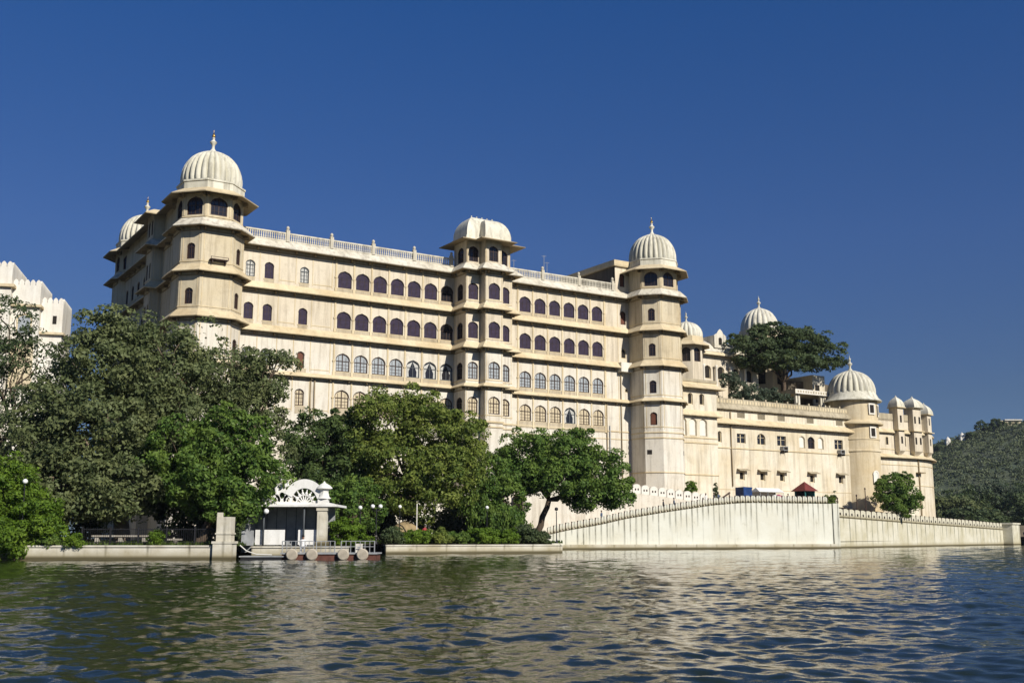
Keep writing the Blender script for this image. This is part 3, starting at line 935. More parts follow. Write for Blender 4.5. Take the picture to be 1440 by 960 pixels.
sweep(wm, wp, [(0, 21.35), (0, 20.7), (.5, 20.5), (.55, 20.65), (.1, 21.3)], mats=[2, 3, 2, 2, 2])
sweep(wm, wp, [(0, 19.2), (0, 18.55), (.85, 18.25), (.9, 18.4), (.1, 19.15)], mats=[1, 3, 1, 1, 1])
sweep(wm, wp, [(0, 14.85), (0, 14.65), (.12, 14.65), (.12, 14.8)], mats=[1] * 4)
sweep(wm, wp, [(0, 8.6), (0, 8.5), (.05, 8.5), (.05, 8.6)], mats=[1] * 4)
for x in np.arange(.4, 32, .62):
    segbox(wm, A, B, x - .08, x + .08, 0, .32, 18.2, 18.5, 3); segbox(wm, A, B, x - .08, x + .08, 0, .30, 20.38, 20.65, 3)
wm.prism([Lw(71.2, .3), Lw(103.2, .3), Lw(103.2, -12), Lw(71.2, -12)], 14, 21.1, 0, 2)
wall_o = wm.build('wall', ['wingpale', 'trim', 'greyp', 'under'], wing)
pp = MB()
segbox(pp, A, B, .05, 32.1, -.25, -.05, 21.35, 22.25, 0)
for k, x in enumerate(np.arange(.2, 32, 2.4)):
    segbox(pp, A, B, x - .14, x + .14, -.30, .02, 21.352, 22.55, 0)
for x in np.arange(.5, 32, .6): segbox(pp, A, B, x - .18, x + .18, -.05, -.02, 21.55, 22.05, 1)
pp.build('parapet', ['greyp', 'trim'], wing)
for (A_, B_, x, sill, w, h, st, kind) in ww:
    X, Y, rz = seg_place(A_, B_, x, -.22 if st != 'blind' else -.16)
    if st == 'vent':
        q = MB(); X, Y, rz = seg_place(A_, B_, x, -.08)
        q.box(-w / 2, w / 2, .0, .05, 0, h, 1)
        for k in range(7): q.box(-w / 2 + .02, w / 2 - .02, -.05, -.002, .04 + k * h / 7, .09 + k * h / 7, 0)
        q.build('vent_grille', ['greyp', 'shed'], wing, loc=(X, Y, sill), rz=rz)
    else:
        place_window(wing, (X, Y, sill), rz, w, h, st, kind, True)
for x in (77.7, 82.0, 86.2, 92.9, 99.5):
    q = MB()
    q.add([(-1.05, 0, .28), (1.05, 0, .28), (1.15, -.75, 0), (-1.15, -.75, 0), (-1.05, 0, .18), (1.05, 0, .18), (1.15, -.75, -.1), (-1.15, -.75, -.1)],
          [(0, 1, 2, 3), (7, 6, 5, 4), (3, 2, 6, 7), (0, 3, 7, 4), (1, 0, 4, 5), (2, 1, 5, 6)])
    q.build('window_hood', 'greyp', wing, loc=(x - 64, -1.0, 11.45))
for x in (86.4, 99.4):
    q = MB(); q.box(-.5, .5, -.75, -.05, 0, .65, 0); q.box(-.4, .4, -.762, -.751, .08, .57, 1); q.box(-.45, -.4, -.74, -.05, -.3, 0, 1); q.box(.4, .45, -.74, -.05, -.3, 0, 1)
    q.build('air_conditioner', ['grey', 'dark'], wing, loc=(x - 64 + .1, -1.0, 14.75))
for x, z0, z1 in ((102.6, 3, 14.9), (75.6, 9, 20.2)):
    q = MB(); q.tube([(x - 64, -1.15, z0), (x - 64, -1.15, z1)], .09, 8); q.build('rain_pipe', 'under', wing, smooth=True)

# ------------------------------------------------------------------ round tower with the big dome
rtower = thing('round_tower', 'ochre round tower under a big ribbed white dome at the end of the wing', 'tower', W(105.4, -.9, 0), AZ)
q = MB()
q.lathe([(4.05, .5), (4.05, 15.2), (4.2, 15.3), (4.2, 15.5), (4.05, 15.6), (4.05, 17.2), (4.15, 17.25), (4.15, 17.4), (4.05, 17.45), (4.05, 19.7), (4.05, 20.1), (4.0, 24.0), (4.0, 24.3)], 48, mat=0)
q.build('shaft', 'ochre', rtower, auto=30)
q = MB(); q.lathe([(4.0, 20.4), (4.0, 19.9), (4.8, 19.75), (4.85, 19.95), (4.05, 20.5)], 48, cap=False); q.build('balcony_ledge', 'trim', rtower, auto=30)
q = MB(); q.lathe([(3.9, 24.6), (3.9, 23.85), (4.75, 23.65), (4.85, 23.8), (4.3, 24.3), (4.15, 24.6), (3.8, 25.3)], 48); q.build('cornice', 'dome', rtower, auto=30)
fluted_dome(rtower, (0, 0, 24.7), 3.95, 4.3, 24, .95, gilt=False)
def on_round(ang, r): return (r * math.sin(ang), -r * math.cos(ang), ang)
for a, z, w, h, st in ((R(-2), 21.6, .95, 1.35, 'hole'), (R(-2), 17.75, .95, 1.35, 'hole'), (R(30), 21.4, .7, 1.5, 'hole'), (R(0), 10.2, .95, 1.8, 'blind')):
    x, y, rz = on_round(a, 4.10)
    q = MB(); o = arch_outline(w, h, 'rect' if st == 'hole' else 'arch'); oo = arch_outline(w + .5, h + .5, 'rect' if st == 'hole' else 'arch')
    ring(q, [(p[0], p[1] - .25) for p in oo], o, -.07, .05, 0); fill(q, o, -.02, 1)
    q.build('window', ['bleach', 'dark' if st == 'hole' else 'bleach'], rtower, loc=(x, y, z), rz=rz)

# ------------------------------------------------------------------ curved bastion
bast = thing('bastion', 'curved cream bastion with oriels and small domed turrets at the right end', 'building', W(106, 0, 0), AZ)
RB, S1 = 16.0, 119.0
bp = [(0, 0)] + [(S1 - 106 + RB * math.sin(R(a)), RB - RB * math.cos(R(a))) for a in range(0, 121, 6)]
q = MB()
for i in range(len(bp) - 1):
    q.quad((*bp[i], .5), (*bp[i + 1], .5), (*bp[i + 1], 15.2), (*bp[i], 15.2), 0)
    q.quad((*bp[i], 15.2), (*bp[i + 1], 15.2), (*bp[i + 1], 21.4), (*bp[i], 21.4), 1)
q.prism(list(bp) + [(0, 24)], 21.0, 21.3, 2)
for z, p_ in ((19.6, .55), (15.4, .75)):
    sweep(q, bp, [(0, z), (0, z - .5), (p_, z - .65), (p_ + .05, z - .5), (.1, z)], mats=[2, 3, 2, 2, 2])
for z in (13.6, 16.2, 10.2): sweep(q, bp, [(0, z + .1), (0, z - .05), (.08, z - .05), (.08, z + .05)], mats=[2] * 4)
q.build('wall', ['wingpale', 'cream', 'trim', 'under'], bast, auto=30)
q = MB()
sweep(q, bp, [(-.2, 22.3), (-.2, 21.3), (.05, 21.3), (.05, 22.3)])
q.build('parapet', 'greyp', bast, auto=30)
def curve_at(s):
    if s <= S1: return (s - 106, 0, 0)
    a = (s - S1) / RB
    return (S1 - 106 + RB * math.sin(a), RB - RB * math.cos(a), a)
for s, wd, top in ((115.3, 1.5, 25.3), (119.6, 2.2, 25.4), (123.6, 1.8, 24.6)):
    x, y, rz = curve_at(s)
    q = MB()
    q.box(-wd / 2, wd / 2, -1.0, .8, 16.0, top - 1.9, 0)
    q.add([(-wd / 2, -1.0, 16), (wd / 2, -1.0, 16), (wd / 2, .3, 16), (-wd / 2, .3, 16), (-.2, -.05, 14.9), (.2, -.05, 14.9), (.2, .3, 14.9), (-.2, .3, 14.9)],
          [(4, 5, 1, 0), (5, 6, 2, 1), (7, 4, 0, 3), (7, 6, 5, 4)], 0)
    for z in (19.4, top - 2.0): q.box(-wd / 2 - .35, wd / 2 + .35, -1.35, .9, z, z + .14, 2)
    for z in (17.2, 20.8):
        for k in ((-.28, .28) if wd > 2 else (0,)):
            q.box(k * wd - .24, k * wd + .24, -1.012, -.9, z, z + 1.2, 3)
    o = q.build('oriel', ['cream', 'ochre', 'trim', 'dark'], bast, loc=(x, y, 0), rz=rz)
    q = MB()
    hw = wd / 2 + .25
    prof = [(1.0, 0), (1.0, .15), (.94, .34), (.83, .52), (.66, .70), (.45, .84), (.24, .95), (.10, 1.04), (.03, 1.2)]
    vs = []; fs = []
    for k, (t, zz) in enumerate(prof):
        for sx, sy in ((-1, -1), (1, -1), (1, 1), (-1, 1)): vs.append((sx * hw * t, -.2 + sy * hw * t, zz * 1.75))
        if k:
            for j in range(4): fs.append(((k - 1) * 4 + j, (k - 1) * 4 + (j + 1) % 4, k * 4 + (j + 1) % 4, k * 4 + j))
    q.add(vs, fs)
    q.build('turret_roof', 'dome', o, loc=(0, 0, top - 1.86), auto=40)
for s, z, w, h in ((108.6, 16.6, .5, 1.6), (110.2, 17.0, .6, 2.0), (112.6, 17.0, .6, 1.3), (117.2, 16.9, .6, 1.7), (108.8, 10, .6, 1.4), (121.8, 16.9, .5, 1.6)):
    x, y, rz = curve_at(s)
    q = MB(); o = arch_outline(w, h, 'arch'); ring(q, arch_outline(w + .24, h + .12, 'arch'), o, -.05, .04, 0); fill(q, o, -.012, 1)
    q.build('window', ['trim', 'dark'], bast, loc=(x, y, z), rz=rz)
for s in (120.5,):
    x, y, rz = curve_at(s)
    q = MB(); q.box(-.8, .8, -.9, 0, 12.3, 12.5); q.box(-.12, .12, -.2, 0, 3, 15.0); q.build('drain_ledge', 'under', bast, loc=(x, y, 0), rz=rz)
# ------------------------------------------------------------------ buildings on the terrace behind the wing
pv = thing('domed_pavilion', 'small ribbed white dome and arched kiosk peeping out behind the right tower', 'pavilion', W(75.4, -8, 0), AZ)
q = MB()
pts = oct_pts(0, 0, 2.4, 1.4)
for i in range(8):
    A, B = pts[i], pts[(i + 1) % 8]; L = (Vector(B) - Vector(A)).length
    ops = [(L / 2, 1.4, 28.8, 2.3, 'arch')]
    wall_seg(q, A, B, 21, 32, ops, .3, 0)
sweep(q, pts, [(0, 32.1), (0, 31.7), (1.1, 31.3), (1.15, 31.4), (.1, 32.1)], closed=True, mats=[1, 2, 1, 1, 1])
q.prism(oct_pts(0, 0, 1.95, 1.1), 27, 28, 0); q.prism(oct_pts(0, 0, 2.55, 1.45), 32.0, 32.9, 1)
q.build('wall', ['cream', 'trim', 'under'], pv)
for i in range(8):
    A, B = pts[i], pts[(i + 1) % 8]; X, Y, rz = seg_place(A, B, (Vector(B) - Vector(A)).length / 2, -.24)
    place_window(pv, (X, Y, 28.8), rz, 1.4, 2.3, 'dark')
fluted_dome(pv, (0, 0, 32.85), 2.6, 2.6, 20, .62, gilt=False)

ub = thing('upper_palace', 'cream upper palace block with a white curved roof and gabled dormer behind the wing', 'building', W(78, -8, 0), AZ)
q = MB(); ops = [(x, 1.5, 26.7, 2.2, 'arch') for x in (1.7, 4.6, 8.0, 11)]
wall_seg(q, (0, 0), (13, 0), 20, 31.2, ops, .3, 0)
wall_seg(q, (0, 8), (0, 0), 20, 31.2, [], .3, 0)
q.prism([(0.02, .4), (13, .4), (13, 8), (.02, 8)], 20, 31.1, 0)
sweep(q, [(0, 8), (0, 0), (13, 0)], [(0, 31.3), (0, 30.9), (.9, 30.5), (.95, 30.6), (.1, 31.3)], mats=[1, 2, 1, 1, 1])
q.build('wall', ['cream', 'trim', 'under'], ub)
q = MB()
prof = [(-.3, 31.2), (.1, 32.0), (.8, 32.7), (2, 33.3), (3.6, 33.6)]
for (a, b) in zip(prof[:-1], prof[1:]):
    q.quad((0, a[0], a[1]), (13, a[0], a[1]), (13, b[0], b[1]), (0, b[0], b[1]))
q.quad((0, 3.6, 33.6), (13, 3.6, 33.6), (13, 8, 31.2), (0, 8, 31.2))
q.add([(0, y, z) for y, z in prof] + [(0, 8, 31.2)], [(0, 1, 2, 3, 4, 5)]); q.add([(13, y, z) for y, z in prof] + [(13, 8, 31.2)], [(0, 1, 2, 3, 4, 5)])
q.build('curved_roof', 'white', ub)
q = MB()
wall_seg(q, (3.2, -.2), (5.8, -.2), 31.9, 34.0, [(1.3, .8, 32.4, 1.3, 'arch')], .25, 0)
q.add([(3.2, -.2, 34), (5.8, -.2, 34), (5.2, -.2, 34.35), (4.9, -.2, 34.8), (4.5, -.2, 35.1), (4.1, -.2, 34.8), (3.8, -.2, 34.35)], [(0, 1, 2, 3, 4, 5, 6)])
q.box(3.22, 5.78, -.0, 2.5, 31.9, 33.98)
d = q.build('dormer', ['white'], ub)
q = MB(); q.box(4.1, 4.9, .0, .02, 32.4, 33.6); q.build('window', 'dark', d, loc=(0, -.03, 0))
for x in (1.7, 4.6, 8.0, 11): place_window(ub, (x, .24, 26.7), 0, 1.5, 2.2, 'hole')
for x in (.4, 3.1, 6.3, 9.6):
    q = MB(); q.lathe([(.28, 24), (.28, 24.5), (.2, 24.6), (.18, 28.6), (.3, 28.9)], 10, (x, -.5, 0)); q.build('column', 'bleach', ub, smooth=True)

ot = thing('octagonal_tower', 'pale octagonal palace tower with a ribbed dome rising behind the rooftop tree', 'tower', W(99.9, -16, 0), AZ)
q = MB(); pts = oct_pts(0, 0, 4.4, 2.55)
for i in range(8):
    A, B = pts[i], pts[(i + 1) % 8]; L = (Vector(B) - Vector(A)).length
    wall_seg(q, A, B, 15, 37, [(L / 2, 1.4, 27.6, 2.6, 'rect')], .3, 0)
sweep(q, pts, [(0, 36.2), (0, 35.8), (1.1, 35.4), (1.15, 35.5), (.1, 36.2)], closed=True, mats=[1, 2, 1, 1, 1])
q.prism(oct_pts(0, 0, 3.6, 2.1), 36, 37.6, 1); q.prism(oct_pts(0, 0, 3.9, 2.2), 27, 27.5, 1)
q.build('wall', ['buff', 'trim', 'under'], ot)
for i in range(8):
    A, B = pts[i], pts[(i + 1) % 8]; X, Y, rz = seg_place(A, B, (Vector(B) - Vector(A)).length / 2, -.24)
    place_window(ot, (X, Y, 27.6), rz, 1.4, 2.6, 'hole', 'rect')
fluted_dome(ot, (0, 0, 37.3), 3.4, 4.5, 20, .85, gilt=False)

tp = thing('terrace_pavilion', 'open flat-roofed terrace pavilion with a white fretted fascia beside the big dome', 'pavilion', W(94.4, -3, 0), AZ)
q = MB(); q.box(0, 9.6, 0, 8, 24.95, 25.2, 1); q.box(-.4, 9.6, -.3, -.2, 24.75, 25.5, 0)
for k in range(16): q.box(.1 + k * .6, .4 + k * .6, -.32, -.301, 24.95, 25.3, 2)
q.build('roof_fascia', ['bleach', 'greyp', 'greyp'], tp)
q = MB(); q.box(-.5, -.4, -.3, 14, 24.7, 25.4, 0); q.build('shaded_fascia', 'greyp', tp)  # side in shade, its shade put in as a darker plaster
for x in (.3, .9, 6.2, 6.8):
    q = MB(); q.box(x - .2, x + .2, .2, .6, 21, 24.94); q.build('pillar', 'white', tp)
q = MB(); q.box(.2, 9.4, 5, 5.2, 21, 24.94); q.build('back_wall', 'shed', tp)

sr = thing('stair_house', 'plain shaded roof house with one pale end wall above the terrace pavilion', 'building', W(100, -9, 0), AZ)
q = MB()
q.box(0, 4.4, 1.5, 8, 21, 28.3, 1)  # dark boxes carry the roof's shade in their colour
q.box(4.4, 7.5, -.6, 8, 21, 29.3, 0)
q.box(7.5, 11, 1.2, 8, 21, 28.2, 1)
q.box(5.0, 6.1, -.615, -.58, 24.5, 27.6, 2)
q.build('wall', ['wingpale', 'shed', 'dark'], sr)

# ------------------------------------------------------------------ left castle building
h = thing('crenellated_building', 'pale crenellated building with scalloped battlements at the far left', 'building', (-53.5, 112.5, 0), R(14))
def cren(mb, x0, x1, y0, y1, z0, z1, mat=0, top=1.1, n=4):
    mb.box(x0, x1, y0, y1, z0, z1, mat)
    for (xa, xb, ya, yb) in ((x0, x1, y0, y0 + .3), (x1 - .3, x1, y0 + .3, y1)):
        L = max(xb - xa, yb - ya); m = max(2, int(round(L / .60)))
        for k in range(m):
            t0, t1 = (k + .06) / m, (k + .94) / m
            pts = [(-.5, 0), (.5, 0), (.5, .45), (.38, .72), (.16, .95), (0, 1.0), (-.16, .95), (-.38, .72), (-.5, .45)]
            vs = []
            for dep in (0, .3):
                for px_, pz in pts:
                    tt = (t0 + t1) / 2 + px_ * (t1 - t0)
                    if xb - xa > yb - ya: vs.append((xa + tt * (xb - xa), ya + dep, z1 + pz * top))
                    else: vs.append((xa + dep, ya + tt * (yb - ya), z1 + pz * top))
            n_ = len(pts)
            mb.add(vs, [tuple(range(n_)), tuple(reversed(range(n_, 2 * n_)))] + [(i, (i + 1) % n_, n_ + (i + 1) % n_, n_ + i) for i in range(n_)], mat)
q = MB()
cren(q, -8, .4, 0, 8, .5, 29.8, top=.62); q.box(-8.2, .75, -.4, 8.2, 27.6, 27.9, 1)
q.build('main_tower', ['bleach', 'trim'], h)
q = MB()
cren(q, .4, 3.2, .8, 8, .5, 28.1, top=.62); q.box(.3, 3.45, .4, 8.2, 25.7, 25.95, 1); q.box(.7, 2.9, .5, .9, 17.0, 21.8, 1)
w1 = q.build('middle_tower', ['bleach', 'trim'], h)
q = MB(); o = arch_outline(1.3, 1.9); ring(q, arch_outline(1.6, 2.1), o, -.06, .04, 0); fill(q, o, -.02, 1); q.build('window', ['trim', 'curtainb'], w1, loc=(1.8, .78, 22.9))
q = MB()
cren(q, 3.2, 5.4, 2.0, 8, .5, 26.5, top=.6); q.box(3.1, 5.65, 1.6, 8.2, 23.0, 23.25, 1)
w2 = q.build('low_tower', ['bleach', 'trim'], h)
q = MB(); q.box(4.4, 4.8, 1.98, 2.1, 24.2, 25.1); q.build('window', 'dark', w2, loc=(0, -.005, 0))
q = MB(); o = arch_outline(1.6, 2.4); ring(q, arch_outline(1.9, 2.6), o, -.06, .04, 0); fill(q, o, -.02, 1); q.build('window', ['trim', 'glass'], h, loc=(-1.4, -.02, 23.4))
q = MB(); q.box(-8, 8, -3, -2.6, 6.5, 7.2, 0); q.box(-8, 8, -2.6, 0, 6.8, 7.0, 0)
for x in (-6, -2, 2, 6): q.box(x - .3, x + .3, -2.95, -2.5, .5, 6.5, 1)
q.build('veranda', ['shed', 'wingpale'], h)

# ------------------------------------------------------------------ ground, terraces, ramp
def sheet(name, pts, mat):
    me = bpy.data.meshes.new(name); me.from_pydata([tuple(p) for p in pts], [], [tuple(range(len(pts)))]); me.materials.append(M[mat])
    o = bpy.data.objects.new(name, me); COL.objects.link(o); tag(o, kind='structure'); return o
sheet('garden_ground', [(-300, 77.5, .95), (-19.4, 77.5, .95), (-19.4, 82.4, .95), (-12.2, 82.4, .95), (-12.2, 101.6, .95), (5.0, 108.1, .95), (5.0, 135.0, .95),
                        (43, 149, .95), (45.5, 152.5, .95), (95, 213.5, .95), (140, 260, .95), (160, 420, .95), (-300, 420, .95)], 'soil')
RA, RBp = Vector((4.3, 134.4)), Vector((43.2, 148.6))
RD = (RBp - RA).normalized(); RN = Vector((-RD.y, RD.x))
RL = (RBp - RA).length
ztop = [(0, 1.75), (2.5, 2.3), (7, 3.0), (10.5, 3.75), (16, 4.6), (23, 5.55), (27, 5.9), (30, 5.95), (RL, 5.95)]
def zr(x):
    return float(np.interp(x, [a for a, _ in ztop], [b for _, b in ztop]))
# ramp paving
me_v = []; me_f = []
N = 24
for i in range(N + 1):
    x = RL * i / N
    for k, off in enumerate((.3, 6.8)):
        p = RA + RD * x + RN * off; me_v.append((p.x, p.y, zr(x) - .15))
for i in range(N): me_f.append((2 * i, 2 * i + 2, 2 * i + 3, 2 * i + 1))
me = bpy.data.meshes.new('ramp_road'); me.from_pydata(me_v, [], me_f); me.materials.append(M['pink'])
o = bpy.data.objects.new('ramp_road', me); COL.objects.link(o); tag(o, kind='structure')
p28 = RA + RD * 26 + RN * 6.7; pE = RA + RD * RL
sheet('plaza', [(p28.x, p28.y, 5.72), (pE.x - .2, pE.y + .2, 5.72), (47, 156, 5.6), (66, 181, 5.0), (48, 186, 5.72), (20, 165, 5.72)], 'pink')
sheet('lower_terrace', [(45.2, 152.9, 4.3), (94.6, 213.2, 2.6), (88, 222, 2.6), (60, 190, 4.3), (47, 160, 4.3)], 'pink')

def merlon_mb(w, h, t=.32, notch=True):
    q = MB()
    pts = []
    zb = h * .62
    pts.append((w / 2, 0)); pts.append((w / 2, zb))
    for i in range(1, 10):
        a = math.pi * i / 10
        pts.append((w / 2 * math.cos(a), zb + (h - zb) * math.sin(a) ** .9))
    pts.append((-w / 2, zb)); pts.append((-w / 2, 0))
    if notch:
        nw = w * .20; nh = h * .20; n0 = h * .22
        pts = pts + [(-nw, 0), (-nw, n0), (0, n0 + nh), (nw, n0), (nw, 0)]
    n = len(pts)
    vs = [(x, 0, z) for x, z in pts] + [(x, t, z) for x, z in pts]
    q.add(vs, [tuple(range(n)), tuple(reversed(range(n, 2 * n)))] + [(i, n + i, n + (i + 1) % n, (i + 1) % n) for i in range(n)])
    return q

def parapet_wall(name, label, P, Q, z_of, pitch, mh, mat, mmat, base=-1.5, thick=.7, ledge=True, x0=0, gap=.13, posts=False, w_notch=True, holes=()):
    P = Vector(P); Q = Vector(Q); d = (Q - P); L = d.length
    t = thing(name, label, 'wall', (P.x, P.y, 0), math.atan2(d.y, d.x))
    q = MB()
    n = max(2, int(L / 1.5))
    for i in range(n):
        a, b = L * i / n, L * (i + 1) / n
        za, zb = z_of(a), z_of(b)
        q.quad((a, 0, base), (b, 0, base), (b, 0, zb), (a, 0, za)); q.quad((a, 0, za), (b, 0, zb), (b, thick, zb), (a, thick, za))
        q.quad((a, thick, base), (b, thick, base), (b, thick, zb), (a, thick, za))
    q.quad((0, 0, base), (0, 0, z_of(0)), (0, thick, z_of(0)), (0, thick, base)); q.quad((L, 0, base), (L, 0, z_of(L)), (L, thick, z_of(L)), (L, thick, base))
    q.build('wall', mat, t)
    if ledge:
        q = MB(); q.box(-.2, L + .1, -.45, -.01, base, .62); q.build('footing', 'quay', t)
    k = 0; x = pitch / 2 + x0; first = None; pfirst = None
    while x < L - pitch * .3:
        if first is None:
            q = merlon_mb(pitch - gap, mh, notch=w_notch)
            for hx, hz_, hw, hh in holes: q.box(hx - hw / 2, hx + hw / 2, -.004, .02, hz_, hz_ + hh, 1)
            first = q.build('merlon', [mmat, 'dark'], t, loc=(x, .02, z_of(x) - .03))
        else:
            c = first.copy(); COL.objects.link(c); c.location = (x, .02, z_of(x) - .03)
        if posts:
            if pfirst is None:
                q = MB(); q.box(-.035, .035, -.05, .04, mh * .25, mh * .95, 0); q.box(-.055, .055, -.08, .05, mh * .93, mh * 1.01, 0)
                pfirst = q.build('dark_gap_post', 'bframe', t, loc=(x + pitch / 2, 0, z_of(x + pitch / 2)))  # slim dark post standing in each gap between merlons
            else:
                c = pfirst.copy(); COL.objects.link(c); c.location = (x + pitch / 2, 0, z_of(x + pitch / 2))
        x += pitch; k += 1
    return t
parapet_wall('ramp_wall', 'streaked whitewashed ramp wall rising from the lake under scalloped merlons', RA, RBp, zr, .80, 1.0, 'ramp', 'ramp', posts=True)
def zc(x): return float(np.interp(x, [0, 36, 55, 80], [4.15, 3.5, 3.2, 2.75]))
CA, CB = Vector((44.9, 152)), Vector((95, 213))
parapet_wall('causeway_wall', 'long receding stained causeway wall below the bastion with pierced white merlons', CA, CB, zc, 2.05, 1.35, 'ramp2', 'ramp2', ledge=False, posts=True, w_notch=False, holes=((0, .42, .5, .36),))
q = MB(); q.box(.02, 1.0, -.16, 5, -1.5, 6.0); 
e = thing('ramp_pier', 'square white pier where the ramp wall ends and the causeway wall begins', 'pier', (RBp.x, RBp.y, 0), math.atan2(RD.y, RD.x))
q.build('wall', 'ramp', e)
e = thing('end_pier', 'square white end pier of the causeway wall at the far right', 'pier', (94.5, 212.4, 0), math.atan2(CB.y - CA.y, CB.x - CA.x))
q = MB(); q.box(-.5, 4.5, -1.8, 3, -1.5, 3.9); q.box(-.7, 4.7, -2.0, 3.2, 3.9, 4.2); q.build('wall', 'ramp2', e)

# retaining wall of the upper terrace
UA, UB = Vector((1.6, 138.6)), Vector((27.4, 148.9))
def zu(x): return float(np.interp(x, [0, 15, 28], [7.6, 7.3, 5.95]))
parapet_wall('terrace_wall', 'upper white retaining wall with wide pierced merlons at the foot of the right tower', UA, UB, zu, 1.28, 1.25, 'pale', 'bleach', base=.5, ledge=False, gap=.10, w_notch=False, holes=((-.2, .42, .2, .26), (.2, .42, .2, .26)))
sheet('upper_terrace', [(1.6, 139.0, 7.0), (14, 144, 7.0), (27.4, 149.3, 5.8), (34, 158, 5.8), (22, 160, 7.0), (0, 146, 7.0)], 'pink')

# quays
def quay(name, label, P, Q, z, thick=.8, cope=.12):
    P = Vector(P); Q = Vector(Q); d = Q - P
    t = thing(name, label, 'quay', (P.x, P.y, 0), math.atan2(d.y, d.x))
    q = MB(); n = int(d.length / .8)
    q.box(0, d.length, 0, thick, -1.5, z - cope); q.build('wall', 'quay', t)
    q = MB(); q.box(-.05, d.length + .05, -.08, thick + .05, z - cope, z); q.build('coping', 'quay', t)
    return t
quay('garden_quay', 'low whitewashed garden quay under the big trees at left', (-150, 76.9), (-20.6, 76.9), 1.0)
quay('lawn_quay', 'low whitewashed quay below the shrubs in the middle', (-11.5, 101.0), (4.9, 107.5), .86)
quay('landing_quay', 'short dark landing quay behind the boat platform', (-19.3, 82.1), (-12.2, 82.1), .9)
e = thing('gate_pier', 'tall weathered pale quay pier left of the jetty shelter', 'pier', (-20.0, 77.0, 0))
q = MB(); q.box(-.72, .62, -.4, .9, -1.5, 1.25, 0); q.box(-.55, .48, -.25, .75, 1.25, 2.95, 0); q.box(-.8, .7, -.45, .95, 1.12, 1.28, 0); q.box(-.55, -.25, -.2, .3, 2.95, 3.25, 0); q.box(-.62, .55, -.3, .8, 1.75, 1.85, 0)
q.build('shaft', 'quay', e)

# ------------------------------------------------------------------ jetty shelter
js = thing('jetty_shelter', 'white lakeside jetty shelter with a pierced ornamental crest on its flat roof', 'shelter', (-16.0, 82.6, .95))
q = MB(); q.box(-4.3, 2.9, -.5, 4.5, 2.85, 3.02)
q.add([(-4.0, -.2, 3.02), (2.6, -.2, 3.02), (2.6, 4.2, 3.02), (-4.0, 4.2, 3.02), (-3.4, .5, 3.2), (2.0, .5, 3.2), (2.0, 3.5, 3.2), (-3.4, 3.5, 3.2)], [(0, 1, 5, 4), (1, 2, 6, 5), (2, 3, 7, 6), (3, 0, 4, 7), (4, 5, 6, 7)])
q.build('roof', 'lime', js)
def crest():
    """a scroll on the left, a pierced half-round fan, all standing on the roof edge"""
    q = MB()
    cx, cz, r = 0.35, 3.05, 1.25
    n = 22
    def arc(r0, r1, a0, a1, cx, cz, m, y0=-.06, y1=.12, mat=0):
        for i in range(m):
            t0 = a0 + (a1 - a0) * i / m; t1 = a0 + (a1 - a0) * (i + 1) / m
            pts = [(cx + rr * math.cos(t), cz + rr * math.sin(t)) for rr, t in ((r0, t0), (r1, t0), (r1, t1), (r0, t1))]
            vs = [(x, y0, z) for x, z in pts] + [(x, y1, z) for x, z in pts]
            q.add(vs, [(0, 1, 2, 3), (7, 6, 5, 4), (0, 3, 7, 4), (1, 0, 4, 5), (2, 1, 5, 6), (3, 2, 6, 7)], mat)
    arc(.92, 1.45, 0, math.pi * .86, cx, cz, n, -.12, .16)
    for k in range(7):
        a = math.pi * (.06 + .125 * k)
        q.tube([(cx + .12 * math.cos(a), 0, cz + .12 * math.sin(a)), (cx + .95 * math.cos(a), 0, cz + .95 * math.sin(a))], .045, 6)
        q.sphere((cx + .62 * math.cos(a), -.02, cz + .62 * math.sin(a)), .10, 8)
    arc(.50, .58, 0, math.pi, cx, cz, 14); arc(.0, .2, 0, math.pi, cx, cz, 8)
    for (x, z, rr) in ((-1.15, 3.55, .42), (-.75, 3.3, .3), (-1.55, 3.3, .30), (-1.35, 4.05, .22), (-2.1, 3.2, .18)):
        arc(rr * .45, rr, 0, 2 * math.pi, x, z, 12)
    q.tube([(-.85, 0, 4.05), (-1.0, 0, 4.4), (-1.35, 0, 4.5)], [.2, .14, .05], 7)
    q.tube([(-1.5, 0, 3.6), (-1.6, 0, 4.05), (-1.5, 0, 4.35)], [.14, .11, .04], 7)
    q.box(-3.2, 1.8, -.08, .14, 3.02, 3.16)
    for x in (-3.0, -2.7, -2.4): q.lathe([(.13, 3.16), (.16, 3.3), (.05, 3.5)], 8, (x, .02, 0))
    return q
cr = crest().build('roof_crest', 'lime', js, loc=(0, 0, 3.05 * (1 - 1.28)))
cr.scale = (1.12, 1, 1.28)
q = MB(); q.box(1.35, 2.35, -.4, .5, 3.02, 3.10); q.box(1.45, 2.2, -.3, .4, 3.10, 3.45)
q.lathe([(.55, 3.45), (.40, 3.6), (.32, 3.95), (.36, 4.1), (.62, 4.2), (.60, 4.27), (.42, 4.45), (.12, 4.62), (.03, 4.75)], 8, (1.85, .05, 0))
q.build('roof_urn', 'lime', js, auto=40)
q = MB(); q.box(1.45, 2.15, -.3, .35, -.02, 2.84); q.box(1.35, 2.28, -.4, .45, -.02, .25); q.box(1.38, 2.22, -.37, .42, 2.55, 2.849); q.box(1.62, 1.98, -.32, -.301, .7, 2.3)
q.build('pillar', 'quay', js)
for x in (-2.55, .45): 
    q = MB(); q.tube([(x, -.2, 0), (x, -.2, 2.84)], .07, 8); q.build('post', 'gframe', js, smooth=True)
q = MB(); q.box(-4.0, 2.3, 2.6, 2.8, 0, 2.84, 0); q.box(-4.0, -3.8, .2, 2.6, 0, 2.84, 0)
